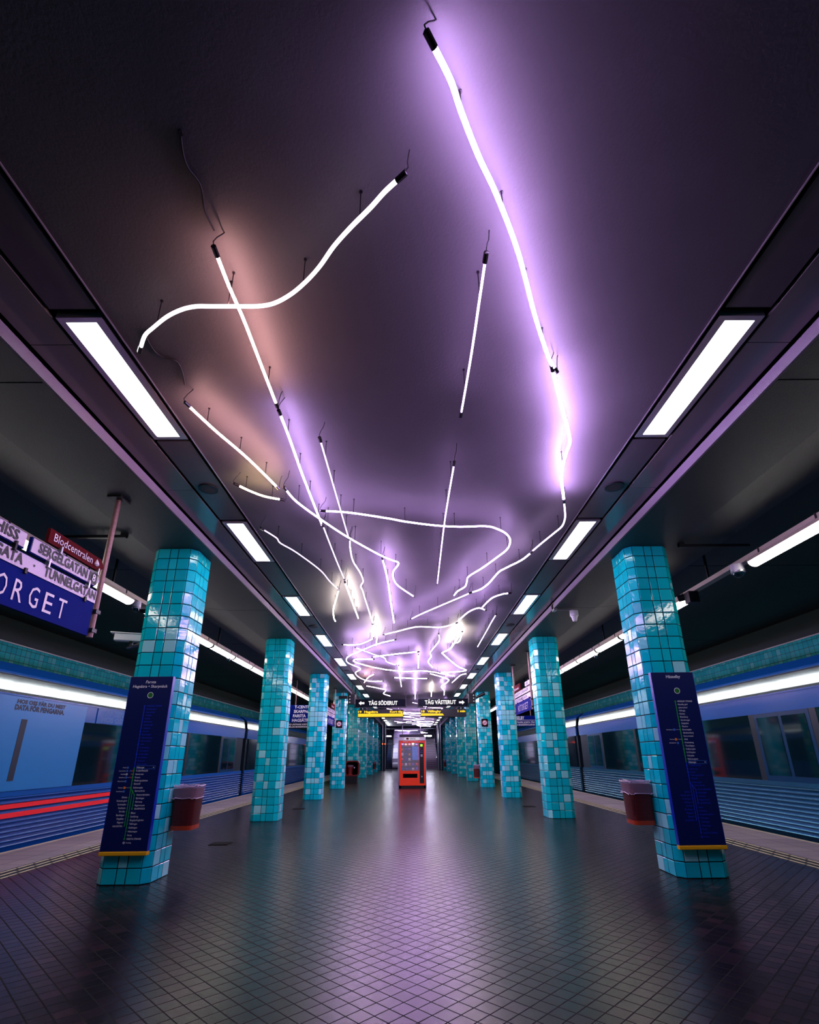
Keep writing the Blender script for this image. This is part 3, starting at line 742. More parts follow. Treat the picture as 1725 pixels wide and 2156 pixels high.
NEAR = {
 'n1': 'brightest long violet neon tube on the ceiling, starting nearest the camera right of centre',
 'n2': 'blazing violet neon tube kinked at its far end, following the longest near one',
 'n3': 'thin white neon tube bending away from the right-hand ceiling slot',
 'n4': 'white wavy neon tube running from the right side towards the ceiling centre',
 'n5': 'straight slanting lilac neon tube ending at the ceiling centre',
 'n6': 'long white neon tube sweeping across the ceiling and curling back like a hook',
 'n7': 'short thin straight neon tube between the wave and the brightest tube',
 'n8': 'straight thin neon tube crossed by the big hook-shaped tube',
 'n9': 'thick white S-shaped wavy neon tube in the near left part of the ceiling',
 'n10': 'straight pinkish neon tube crossed by the S-shaped wave',
 'n11': 'straight bright violet neon tube on the left, beyond the pinkish one',
 'n12': 'thin straight neon tube continuing the bright violet left one',
 'n13': 'short glaring straight neon tube left of centre',
 'n14': 'thin straight neon tube right of the bright violet left one',
 'n15': 'thin neon tube with a small hook bend left of centre',
 'n16': 'slanting straight pink neon tube near the left ceiling slot',
 'n17': 'short curved yellow neon tube beside the left ceiling slot',
 'n18': 'white neon tube crossing the violet one then bending in a zigzag to the centre',
 'n19': 'thin crooked white neon tube beside the left ceiling slot',
 'n20': 'short squiggly warm neon tube at the end of the thin crooked left one',
 'n21': 'straight lilac neon tube hanging in the middle of the ceiling',
 'n22': 'gently waving lilac neon tube across the middle of the ceiling',
 'n23': 'short arched neon tube right of the middle of the ceiling',
 'n24': 'short hump-shaped neon tube near the third right ceiling light',
 'n25': 'thin straight neon tube beside the right ceiling slot',
}
STR = {'n1': 105, 'n2': 170, 'n3': 14, 'n4': 45, 'n5': 50, 'n6': 36, 'n7': 18, 'n8': 16, 'n9': 2.6, 'n10': 64, 'n11': 90, 'n12': 16, 'n13': 85, 'n14': 7, 'n15': 26, 'n16': 60, 'n17': 45, 'n18': 22, 'n19': 6, 'n20': 45, 'n21': 95, 'n22': 60, 'n23': 60, 'n24': 55, 'n25': 30}
TANGLE = {'n26': 'short wavy neon tube touching the left side of the tangle', 'n27': 'long looping neon tube forming the left outline of the tangle', 'n28': 'very thin crooked neon tube crossing the left loop', 'n29': 'straight slanting neon tube in the middle of the tangle', 'n30': 'short straight tube pointing along the hall in the middle of the tangle', 'n31': 'long neon tube arching across the whole tangle', 'n32': 'thin kinked neon tube right of centre in the tangle', 'n33': 'zigzag neon tube on the right just before the hanging signs', 'n34': 'short neon bar lying crosswise before the hanging signs', 'n35': 'thin straight tube crossing the short crosswise bar', 'n36': 'straight tube ending between the two hanging signs', 'n37': 'zigzag neon tube on the left just before the hanging signs', 'n38': 'small bent neon tube at the far right edge of the tangle', 'n39': 'small pinkish crooked tube at the left of the tangle', 'n40': 'short glaring warm tube above the right hanging sign', 'n41': 'glaring warm tube where the arched tubes meet, left of centre', 'n42': 'thin neon tube folding back sharply at the right of the tangle', 'n43': 'glaring yellowish knot of neon at the right of the tangle'}
def smooth_path(p, sub=5):
    if len(p) < 3: return p
    out = []
    for i in range(len(p) - 1):
        p0, p1, p2, p3 = p[max(i - 1, 0)], p[i], p[i + 1], p[min(i + 2, len(p) - 1)]
        for t in range(sub):
            t /= sub
            out.append(tuple(0.5 * ((2 * p1[k]) + (-p0[k] + p2[k]) * t + (2 * p0[k] - 5 * p1[k] + 4 * p2[k] - p3[k]) * t * t + (-p0[k] + 3 * p1[k] - 3 * p2[k] + p3[k]) * t ** 3) for k in (0, 1)))
    out.append(p[-1]); return out
def neon(key, pts, col, st, z, label, group=None):
    path = [Vector((x, y, z)) for x, y in smooth_path(pts)]
    ln = [0]
    for a, b_ in zip(path, path[1:]): ln.append(ln[-1] + (b_ - a).length)
    tot = ln[-1]
    root = thing('neon_tube', label, 'neon light', tuple(path[0]), group)
    r_ = {'n9': .0125, 'n1': .0125, 'n2': .0135, 'n7': .0075, 'n8': .0075, 'n12': .007, 'n14': .007, 'n19': .0075, 'n15': .0085, 'n5': .0085, 'n3': .0095, 'n25': .008, 'n28': .007}.get(key, .0105) * .9
    near = path[0].y < 12
    MB().tube(path, r_ * (1 if near else 1.25), 8 if near else 5).build('glass_tube', neon_mat(col, st), root)
    def at(d):
        for i in range(len(ln) - 1):
            if ln[i + 1] >= d: return path[i].lerp(path[i + 1], (d - ln[i]) / max(1e-6, ln[i + 1] - ln[i]))
        return path[-1]
    for e, nx in ((path[0], path[1]), (path[-1], path[-2])):
        d = (e - nx).normalized()
        MB().tube([e - d * .003, e + d * .055, e + d * .06], [.0145, .0145, .006], 8).build('electrode', M['electrode'], root)
        if near:
            q = e + d * .055
            MB().tube([q - d * .02, q + d * .01 + Vector((0, 0, .02)), q - d * .005 + Vector((.008, .0, .07)), q - d * .02 + Vector((.022, .005, .12)), q - d * .02 + Vector((.03, .01, 3.85 - z - .0))], .003, 5).build('feed_cable', M['cable'], root)
    n = max(2, int(tot / .62) + 1) if near else 2
    for i in range(n):
        p = at(tot * (i + .5) / n if n > 2 else tot * (.18 + .64 * i))
        MB().tube([(p.x, p.y, p.z + .012), (p.x, p.y, 3.85)], .003 if near else .004, 5).tube([(p.x - .0, p.y, 3.85), (p.x, p.y, 3.845)], .009, 8).build('hanger_rod', M['rod'], root)
    return root
for key, pts, col, st, z in NEONS:
    if key in NEAR: neon(key, pts, col, STR[key], z, NEAR[key])
    else:
        neon(key, pts, col, st * 46, z, TANGLE[key], 'neon tubes in the dense tangle')
rnd = random.Random(5)
for i in range(20):
    y = 25.5 + i * 1.1; x = rnd.uniform(-1.4, .9); pts = [(x, y)]; a = rnd.uniform(-.6, .6)
    for k in range(rnd.randint(3, 6)):
        a += rnd.uniform(-.8, .8); x = max(-1.7, min(1.7, x + math.cos(a) * .55)); y = y + math.sin(a) * .9 + .2
        pts.append((x, y))
    if pts[-1][1] > 49.3: pts = [(p[0], p[1] - 2) for p in pts]
    neon('f', pts, rnd.choice('VVWW'), 28, 3.68, 'small glowing neon tube in the far tangle behind the hanging signs', 'neon tubes in the far tangle')
# loose cables on the near left ceiling
for nm_, pts, lab in (('a', [(-1.035, 1.436), (-1.059, 1.521), (-1.06, 1.582), (-1.036, 1.637), (-1.036, 1.686), (-1.058, 1.781), (-1.05, 1.88)], 'thin black cable on the ceiling leading to the pinkish neon tube'),
                      ('b', [(-1.735, 2.55), (-1.763, 2.61), (-1.768, 2.707), (-1.739, 2.773), (-1.658, 2.815), (-1.664, 2.93), (-1.70, 3.05)], 'thin black cable between the S-shaped wave and the slanting pink tube')):
    P3 = [(x, y, 3.846 if i < len(pts) - 1 else 3.84) for i, (x, y) in enumerate(pts)]
    root = thing('ceiling_cable', lab, 'cable', P3[0])
    MB().tube([(x, y, 3.8455) for x, y in smooth_path(pts)], .005, 6).build('cable_run', M['cable'], root)
    MB().tube([(pts[0][0], pts[0][1], 3.85), (pts[0][0], pts[0][1], 3.838)], .012, 10).build('ceiling_plug', M['cable'], root)

# ================================================================== TRACK LIGHTS
def trunk(s, gaps):
    x = 4.215
    tag(struct_like := MB().box(*sorted((s * (x - .05), s * (x + .05))), 1.5, 49, 3.475, 3.535).build('cable_trunking', M['cream']),
        'long cream trunking hung over the %s track carrying tube lights' % side(s), 'trunking')
    o = struct_like
    hm = MB(); y = 2.6
    for k in range(12):
        yy = 2.6 + 4.1 * k
        h = MB().box(s * x - .012, s * x + .012, yy - .012, yy + .012, 3.535, 4.2); h.build('hanger', M['black_metal'], o)
trunk(-1, None); trunk(1, None)
def track_light(s, y0, L, idx):
    x = 4.215; lab = 'long white tube light, %s from the camera over the %s track' % (ORD[idx], side(s))
    root = thing('tube_light', lab, 'tube light', (s * x, y0 + L / 2, 3.43), 'tube lights over the tracks')
    # frosted cover: half round trough
    pr = [(s * x + .078 * math.cos(R(a)), 3.43 + .062 * math.sin(R(a))) for a in range(180, 361, 20)]
    MB().prism(pr, y0 + .015, y0 + L - .015).build('diffuser_cover', M['tube_light'], root)
    MB().prism([(s * x - .085, 3.43), (s * x + .085, 3.43), (s * x + .06, 3.479), (s * x - .06, 3.479)], y0, y0 + L).build('light_housing', M['cream'], root)
    for yy in (y0 + .2, y0 + L - .22):
        MB().box(s * x - .058, s * x + .058, yy, yy + .02, 3.47, 3.545).build('strap', M['dark_metal'], root)
    for yy in (y0, y0 + L - .018):
        MB().prism([(s * x + .085 * math.cos(R(a)), 3.43 + .068 * math.sin(R(a))) for a in range(180, 361, 20)], yy, yy + .018).build('end_cap', M['dark_metal'], root)
    return root
LR = [4.43] + [7.14 + 1.37 * k for k in range(18)]
LL = [3.16 - .0, 4.50, 5.86] + [7.64 + 1.37 * k for k in range(17)]
LR = [3.06] + LR
for s, ys in ((-1, LL), (1, LR)):
    src = None
    for i, y in enumerate(ys[:20]):
        if i == 0: src = track_light(s, y, 1.33, 0)
        else: copy_tree(src, (s * 4.215, y + .665, 3.43), 'long white tube light, %s from the camera over the %s track' % (ORD[i], side(s)))

# ================================================================== CAMERAS, SPEAKERS AND BARS OVERHEAD
def dome(x, y, z, label, r_=.085):
    root = thing('dome_camera', label, 'security camera', (x, y, z))
    MB().tube([(x, y, z + .14), (x, y, z + .05), (x, y, z + .03)], [r_ * .95, r_, r_ * .92], 24).build('camera_housing', M['white'], root)
    prof = [r_ * .78 * math.cos(R(a)) for a in range(0, 91, 15)]
    MB().tube([(x, y, z + .03 - .06 * math.sin(R(a))) for a in range(0, 90, 15)], [r_ * .78 * math.cos(R(a)) for a in range(0, 90, 15)], 24).build('dome_lens', M['tinted'], root)
    MB().tube([(x, y, z + .05), (x, y, z + .035)], [r_ * 1.04, r_ * 1.04], 24).build('collar', M['steel'], root)
    return root
dome(4.10, 5.90, 3.31, 'grey dome camera hanging from the right trunking beside the near tube light', .08)
dome(-4.215, 7.40, 3.34, 'small grey dome camera on the left trunking beside the near column', .06)
dome(-4.215, 11.52, 3.31, 'small grey dome camera on the left trunking beyond the near column', .045)
dome(4.24, 11.50, 3.31, 'small dark dome camera on the right trunking beyond the near column', .045)
root = thing('dome_camera', 'white cone-shaped camera on an arm from the right ceiling edge', 'security camera', (2.98, 8.9, 3.55))
MB().tube([(2.98, 8.9, 3.70), (2.98, 8.9, 3.60)], [.075, .078], 20).build('camera_housing', M['white'], root)
MB().tube([(2.98, 8.9, 3.60), (2.98, 8.9, 3.50)], [.062, .034], 20).build('dome_lens', M['white'], root)
MB().tube([(2.63, 8.9, 3.715), (2.98, 8.9, 3.715)], .012, 8).box(2.60, 2.66, 8.83, 8.97, 3.70, 3.84).build('mounting_arm', M['alu'], root)
root = thing('projector_box', 'black box lamp mounted on the right trunking behind the near column', 'box lamp', (4.12, 7.05, 3.3))
MB().box(4.05, 4.20, 6.98, 7.12, 3.29, 3.46).build('box_housing', M['black_metal'], root, bevel=.01)
MB().tube([(4.0, 7.2, 3.40), (4.12, 7.12, 3.42)], .05, 14).build('lamp_barrel', M['black_metal'], root)
# CCTV by the near left column
root = thing('security_camera', 'white boxy surveillance camera on the outer side of the near left column', 'security camera', (-3.75, 6.7, 2.75))
d = Vector((-1, -.35, 0)).normalized(); q = Vector((-3.99, 6.62, 2.755)); e_ = q - d * .40; n = Vector((-d.y, d.x, 0))
def obox(mb, a, b_, hw, z0, z1):
    p = [a + n * hw, a - n * hw, b_ - n * hw, b_ + n * hw]
    mb.prism([(v.x, v.y) for v in p], z0, z1, 'Z'); return mb
obox(MB(), q, e_, .05, 2.70, 2.80).build('camera_housing', M['white'], root, bevel=.012)
obox(MB(), q + d * .05, e_, .06, 2.800, 2.812).build('sun_hood', M['white'], root)
obox(MB(), q + d * .002, q, .036, 2.712, 2.786).build('camera_window', M['tinted'], root)
MB().tube([(-3.80, 6.70, 2.70), (-3.80, 6.70, 2.62)], .025, 10).tube([(-3.83, 6.70, 2.62), (-3.29, 6.30, 2.62)], .022, 10).build('wall_bracket', M['dark_metal'], root)
for s in (-1, 1):
    y = 5.48 if s < 0 else 5.87
    a, b_ = sorted((s * 3.40, s * 4.3))
    root = thing('conduit_bar', 'thin black bar under the %s soffit edge near the first column' % side(s), 'bar', (s * 3.8, y, 3.7))
    MB().box(a, b_, y - .02, y + .02, 3.685, 3.72).build('bar', M['black_metal'], root)
    a, b_ = sorted((s * 3.40, s * 3.46)); MB().box(a, b_, y - .03, y + .03, 3.70, 3.745).build('clamp', M['black_metal'], root)
    # loudspeaker boxes and cameras near the fourth column
    x = 2.45
    root = thing('loudspeaker', 'tall dark speaker box hanging beside the %s hanging sign' % side(s), 'loudspeaker', (s * x, 21, 3.4))
    MB().box(*sorted((s * (x - .13), s * (x + .13))), 21.0, 21.2, 3.20, 3.60).build('speaker_cabinet', M['dark_metal'], root, bevel=.02)
    for zz_ in (3.28, 3.40, 3.52): MB().disc((s * (x + .08), 20.995, zz_), .025, 'Y', 10).build('light_dot', M['white'], root)
    MB().tube([(s * x, 21.1, 3.60), (s * x, 21.1, 3.85)], .015, 8).build('mount', M['black_metal'], root)
    root = thing('security_camera', 'black surveillance camera in front of the top of the fourth %s column' % side(s), 'security camera', (s * 2.8, 21, 3.45))
    if s < 0: MB().box(-2.97, -2.62, 20.9, 21.1, 3.42, 3.53).build('camera_housing', M['black_metal'], root, bevel=.01)
    else:
        MB().tube([(2.62, 21.0, 3.42), (2.92, 20.9, 3.55), (2.96, 20.88, 3.57)], [.05, .06, .075], 14).build('camera_housing', M['black_metal'], root)
    MB().tube([(s * 2.8, 21.0, 3.5), (s * 2.8, 21.0, 3.735)], .015, 8).build('mount', M['black_metal'], root)

# ================================================================== HANGING SIGNS (facing the camera)
def arrow_sign(s):
    Y = 22.4
    word = 'TÅG SÖDERUT' if s < 0 else 'TÅG VÄSTERUT'
    x0, x1b = (-2.44, -.28) if s < 0 else (.28, 2.43)
    root = thing('direction_sign', 'hanging black sign reading %s with a white arrow' % word, 'sign', ((x0 + x1b) / 2, Y, 3.22))
    MB().box(x0, x1b, Y, Y + .12, 3.22, 3.535).build('sign_box', M['sign_dark'], root, bevel=.01)
    MB().box(x0 - .04, x1b + .04, Y - .01, Y + .13, 3.175, 3.2).box(x0 - .04, x0 - .0, Y - .01, Y + .13, 3.175, 3.85).box(x1b, x1b + .04, Y - .01, Y + .13, 3.175, 3.85).build('hanging_frame', M['dark_metal'], root)
    pl = lambda u, v: (u, Y - .012, v); mb = MB()
    if s < 0: text(mb, word, pl, -1.88, 3.295, .155, 1.26, bold=.035)
    else: text(mb, word, pl, .565, 3.31, .155, 1.36, bold=.035)
    ax, dr = ((-2.31, 1) if s < 0 else (2.30, -1))
    az = 3.373
    mb.quad((ax, Y - .012, az), (ax + dr * .11, Y - .012, az + .09), (ax + dr * .11, Y - .012, az + .04), (ax + dr * .25, Y - .012, az + .04), (ax + dr * .25, Y - .012, az - .04), (ax + dr * .11, Y - .012, az - .04), (ax + dr * .11, Y - .012, az - .09))
    mb.build('sign_lettering', M['backlit'], root)
    a0, a1 = (-2.35, -.365) if s < 0 else (.37, 2.345)
    r2 = thing('departure_display', 'black departure display showing %s in yellow' % ('19 Hagsätra Kort tåg' if s < 0 else '18 Vällingby 1 min'), 'display', ((a0 + a1) / 2, Y, 2.76))
    MB().box(a0, a1, Y, Y + .14, 2.765, 3.10).build('display_case', M['black_metal'], r2, bevel=.01)
    MB().box(a0 + .2, a0 + .23, Y + .05, Y + .08, 3.10, 3.176).box(a1 - .23, a1 - .2, Y + .05, Y + .08, 3.10, 3.176).build('hanger', M['steel'], r2)
    led = MB(); pl = lambda u, v: (u, Y - .012, v)
    if s < 0:
        text(led, '19', pl, -2.32, 2.965, .085, .15, bold=.05); text(led, 'Hagsätra', pl, -2.06, 2.965, .085, .60, bold=.05); text(led, 'Kort tåg', pl, -.40, 2.965, .085, .55, 'R', bold=.05)
        led.box(-2.325, -.385, Y - .012, Y - .011, 2.80, 2.93)
    else:
        text(led, '18', pl, .405, 2.965, .085, .15, bold=.05); text(led, 'Vällingby', pl, .66, 2.965, .085, .60, bold=.05); text(led, '1 min', pl, 2.31, 2.965, .085, .33, 'R', bold=.05)
        led.quad((.39, Y - .012, 2.82), (1.38, Y - .012, 2.83), (1.33, Y - .012, 2.91), (.39, Y - .012, 2.93))
    led.build('led_lettering', M['led'], r2)
arrow_sign(-1); arrow_sign(1)

def nosmoke(s):
    x = s * 3.015; Y = COLY[3] - .03; z = 2.47
    root = thing('no_smoking_sign', 'small dark no-smoking sign on the fourth %s column' % side(s), 'sign', (x, Y, z))
    MB().box(x - .13, x + .13, Y, Y + .025, z - .155, z + .155).build('sign_plate', M['sign_dark'], root)
    MB().disc((x, Y - .003, z), .095, 'Y', 28).build('white_disc', M['letter_white'], root)
    cg = MB().box(x - .06, x + .035, Y - .008, Y - .005, z - .022, z - .004).box(x + .04, x + .06, Y - .008, Y - .005, z - .022, z - .004).tube([(x + .05, Y - .006, z + .0), (x + .03, Y - .006, z + .02), (x + .04, Y - .006, z + .04)], .004, 5)
    cg.sm = False; cg.build('cigarette', M['letter_dark'], root)
    rg = MB().disc((x, Y - .006, z), .105, 'Y', 28, r0=.088)
    if s < 0: rg.quad((x - .068, Y - .01, z + .058), (x - .058, Y - .01, z + .068), (x + .068, Y - .01, z - .058), (x + .058, Y - .01, z - .068))
    else: rg.quad((x - .068, Y - .01, z - .058), (x - .058, Y - .01, z - .068), (x + .068, Y - .01, z + .058), (x + .058, Y - .01, z + .068))
    rg.build('red_ring', M['red_icon'], root)
nosmoke(-1); nosmoke(1)

# destination boards over the platform edge, facing the camera
def dest(s):
    Y = 18.0
    x0, x1b = (-4.26, -3.18) if s < 0 else (3.22, 4.32)
    rows = ['T-CENTRALEN', 'SKARPNÄCK', 'FARSTA', 'HAGSÄTRA'] if s < 0 else ['HÄSSELBY']
    zt = 2.91 if s < 0 else 2.481
    root = thing('destination_board', 'blue hanging board listing %s above the %s platform edge' % ('T-CENTRALEN, SKARPNÄCK, FARSTA and HAGSÄTRA' if s < 0 else 'HÄSSELBY', side(s)), 'sign', ((x0 + x1b) / 2, Y, 2.13))
    z = zt
    wt = MB(); pl = lambda u, v: (u, Y - .004, v)
    for i, r_ in enumerate(rows):
        MB().box(x0, x1b, Y, Y + .05, z - .142, z).build('name_panel', M['sign_blue'], root)
        if s < 0: text(wt, r_, pl, -4.08 - .02 * i, z - .115, .092, None, bold=.03, sx=.95)
        else: text(wt, r_, pl, 3.885, z - .12, .10, .46, 'R', bold=.03)
        z -= .148
    MB().box(x0, x1b, Y, Y + .05, 2.125, z).build('note_panel', M['sign_dark'] if s < 0 else M['sign_blue'], root)
    if s < 0:
        text(wt, 'VID LÅGTRAFIK KORTA TÅG', pl, -4.25, 2.235, .05, None, bold=.02, sx=.85); text(wt, 'MELLAN MARKERINGARNA', pl, -4.255, 2.155, .05, None, bold=.02, sx=.85)
    else:
        text(wt, 'VID LÅGTRAFIK KORTA TÅG', pl, 4.235, 2.235, .055, None, 'R', bold=.02, sx=.85); text(wt, 'MELLAN MARKERINGARNA', pl, 4.235, 2.155, .055, None, 'R', bold=.02, sx=.85)
        wt.box(x0, x1b, Y - .003, Y, z - .006, z + .006)
    wt.build('sign_lettering', M['letter_white'], root)
    for xx in ((x0 + .2), (x1b - .2)): MB().tube([(xx, Y + .03, zt), (xx, Y + .03, 3.76)], .016, 8).build('hanging_pole', M['pole'], root)
dest(-1); dest(1)

# ================================================================== STATION NAME SIGN GROUPS (parallel to the tracks)
def name_group(s, ya, yb, X, full, lbl):
    """two poles from the soffit with enamel boards between them. ya<yb, X signed"""
    W_ = yb - ya
    pl = lambda u, v: (X - s * .018, (ya + u) if s < 0 else (yb - u), v)
    ex = sorted((X - s * .014, X + s * .014))
    def bd(name, a, b_, z0, z1, m_, root, tip=False, edge=None):
        u0, u1 = a, b_
        Yf = (lambda u: ya + u) if s < 0 else (lambda u: yb - u)
        zc = (z0 + z1) / 2; h = (z1 - z0) / 2
        pr = [(Yf(u0), z0), (Yf(u1 - (h * .9 if tip else 0)), z0)] + ([(Yf(u1), zc)] if tip else []) + [(Yf(u1 - (h * .9 if tip else 0)), z1), (Yf(u0), z1)]
        o = MB().prism(pr, ex[0], ex[1], 'X').build(name, m_, root)
        if edge:
            e2 = sorted((X - s * .006, X + s * .018)); g = .008
            pr2 = [(y + (g if y == max(p[0] for p in pr) else -g if y == min(p[0] for p in pr) else 0), z + (g if z > zc else -g if z < zc else 0)) for y, z in pr]
            MB().prism(pr2, e2[0], e2[1], 'X').build('enamel_rim', edge, o)
        return o
    first = True
    poles = thing('sign_frame', 'pair of weathered poles holding the %s station name signs' % lbl, 'sign post', (X, (ya + yb) / 2, 3.735))
    for yy in (ya - .06, yb + .06):
        MB().tube([(X, yy, 2.285), (X, yy, 3.735)], .026, 12).build('pole', M['pole'], poles)
        MB().box(X - .07, X + .07, yy - .09, yy + .09, 3.715, 3.736).build('ceiling_flange', M['black_metal'], poles)
        for z in (2.35, 2.53):
            MB().box(X - .034, X + .034, yy - .034, yy + .034, z - .018, z + .018).box(X - .024, X + .0, min(yy, (ya + .05 if yy < ya else yb - .05)), max(yy, (ya + .05 if yy < ya else yb - .05)), z - .018, z + .018).build('clamp', M['dark_metal'], poles)
    def sign(label, parts, name='station_sign'):
        root = thing(name, label, 'sign', (X, (ya + yb) / 2, 2.3)); return root
    r = sign('dark blue enamel sign reading HÖTORGET in the %s sign group' % lbl, None)
    bd('enamel_board', 0, W_, 2.287, 2.588, M['sign_blue'], r)
    mb = MB()
    letters = 'HÖTORGET'; st = W_ * .165; pitch = (W_ * .67) / 8
    for i, ch in enumerate(letters): text(mb, ch, pl, st + (i + .5) * pitch, 2.345, .165, pitch * .62, 'C', bold=.0)
    mb.build('sign_lettering', M['letter_white'], r)
    for u in (.3, W_ - .15, W_ - .9):
        MB().box(*sorted((X - s * .03, X + s * .0)), *sorted((pl(u, 0)[1] - .012, pl(u, 0)[1] + .012)), 2.572, 2.615).build('clip', M['black_metal'], r)
    return bd, sign, pl
s = -1
bd, sign, pl = name_group(-1, 2.56, 4.55, -3.02, True, 'near left')
r = sign('long white sign ending TUNNELGATAN above the near left HÖTORGET board', None, 'street_sign')
bd('enamel_board', 0.0, 2.0, 2.60, 2.716, M['sign_white'], r, edge=M['sign_blue'])
mb = MB(); text(mb, 'LUNTMAKARG. · HOLLÄNDARES', pl, .02, 2.628, .07, .62, bold=.01) if False else None
text(mb, 'APELBERGSES GATA', pl, 1.05, 2.628, .078, .95, 'R', bold=.03)
text(mb, '·', pl, 1.17, 2.628, .072, None, 'C', bold=.03); text(mb, 'TUNNELGATAN', pl, 1.285, 2.628, .078, .70, bold=.03)
mb.build('sign_lettering', M['letter_dark'], r)
r = sign('white arrow sign reading SERGELGATAN 8 above the near left HÖTORGET board', None, 'street_sign')
bd('enamel_board', 1.10, 2.0, 2.758, 2.873, M['sign_white'], r, tip=True, edge=M['sign_blue'])
mb = MB(); text(mb, 'SERGELGATAN', pl, 1.17, 2.785, .078, .635, bold=.03); mb.build('sign_lettering', M['letter_dark'], r)
bd('number_box', 1.835, 1.955, 2.763, 2.868, M['letter_dark'], r).location.x -= -.0035
mb = MB(); text(mb, '8', lambda u, v: (-3.02 + .024, 2.56 + u, v), 1.897, 2.785, .068, .045, 'C', bold=.01); mb.build('number', M['letter_white'], r)
for u in (1.3, 1.84): MB().box(-3.02, -2.985, 2.56 + u - .009, 2.56 + u + .009, 2.70, 2.775).build('clip', M['steel'], r)
r = sign('white sign reading HISS at the left edge of the near left sign group', None, 'street_sign')
bd('enamel_board', 0.35, 1.025, 2.760, 2.875, M['sign_white'], r, edge=M['sign_blue'])
mb = MB(); text(mb, 'HISS', pl, .72, 2.787, .078, .23, bold=.03); mb.build('sign_lettering', M['letter_dark'], r)
for u in (.5, .93): MB().box(-3.02, -2.985, 2.56 + u - .009, 2.56 + u + .009, 2.70, 2.775).build('clip', M['black_metal'], r)
r = sign('dark red arrow sign reading Blodcentralen topmost in the near left sign group', None, 'arrow_sign')
bd('enamel_board', 1.245, 2.02, 2.905, 3.028, M['sign_red'], r, tip=True)
mb = MB(); text(mb, 'Blodcentralen', pl, 1.30, 2.938, .068, .535, bold=.0)
mb.tube([pl(1.895, 2.935), pl(1.895, 2.95), pl(1.895, 2.965), pl(1.895, 3.005)], [.012, .025, .022, .002], 12); mb.sm = False
mb.build('sign_lettering', M['letter_white'], r)
for u in (1.4, 1.93): MB().box(-3.02, -2.985, 2.56 + u - .009, 2.56 + u + .009, 2.86, 2.925).build('clip', M['steel'], r)

for s, ya, yb, X, lbl, wh, redu in ((1, 13.0, 15.0, 3.02, 'right', ['OLOF PALMES GATA', 'SVEAVÄGEN', 'KUNGSGATAN'], 1), (-1, 18.4, 20.2, -3.02, 'far left', ['OLOF PALMES GATA', 'TUNNELGATAN', 'SERGELGATAN'], 0)):
    bd, sign, pl = name_group(s, ya, yb, X, False, lbl)
    W_ = yb - ya
    r = sign('long white street sign right above the %s HÖTORGET board' % lbl, None, 'street_sign')
    bd('enamel_board', 0, W_, 2.60, 2.72, M['sign_white'], r); mb = MB(); text(mb, wh[0], pl, .1, 2.628, .07, W_ * .75, bold=.01); mb.build('sign_lettering', M['letter_dark'], r)
    r = sign('shorter white street sign at the pole in the %s sign group' % lbl, None, 'street_sign')
    bd('enamel_board', W_ * .46, W_, 2.755, 2.875, M['sign_white'], r, tip=True); mb = MB(); text(mb, wh[1], pl, W_ * .5, 2.785, .07, W_ * .4, bold=.01); mb.build('sign_lettering', M['letter_dark'], r)
    r = sign('small white sign beside the shorter street sign in the %s sign group' % lbl, None, 'street_sign')
    bd('enamel_board', 0, W_ * .42, 2.755, 2.875, M['sign_white'], r); mb = MB(); text(mb, wh[2], pl, .06, 2.785, .07, W_ * .36, bold=.01); mb.build('sign_lettering', M['letter_dark'], r)
    r = sign('dark red sign on top of the %s sign group' % lbl, None, 'arrow_sign')
    bd('enamel_board', 0 if redu else W_ * .5, W_ * .4 if redu else W_, 2.92, 3.10, M['sign_red'], r); mb = MB(); text(mb, 'Blodcentralen', pl, .05 if redu else W_ * .53, 2.96, .06, W_ * .3, bold=.01); mb.build('sign_lettering', M['letter_white'], r)
    if redu:
        r = sign('small white sign at the near pole, topmost in the right sign group', None, 'street_sign')
        bd('enamel_board', W_ * .72, W_, 2.92, 3.03, M['sign_white'], r); mb = MB(); text(mb, 'HISS', pl, W_ * .78, 2.945, .06, W_ * .14, bold=.01); mb.build('sign_lettering', M['letter_dark'], r)

# ================================================================== FLOOR PLATES
for x, y, lab in ((-2.9, 8.48, 'dark metal floor plate between the first and second left columns'), (-2.84, 13.72, 'dark metal floor plate beyond the second left column'), (2.9, 13.72, 'dark metal floor plate beyond the second right column')):
    root = thing('floor_hatch', lab, 'floor plate', (x, y, 0))
    MB().box(x - .14, x + .14, y - .13, y + .13, 0.0, .006).build('hatch_frame', M['hatch'], root)
    MB().box(x - .125, x + .125, y - .115, y + .115, .006, .009).build('hatch_lid', M['hatch'], root)

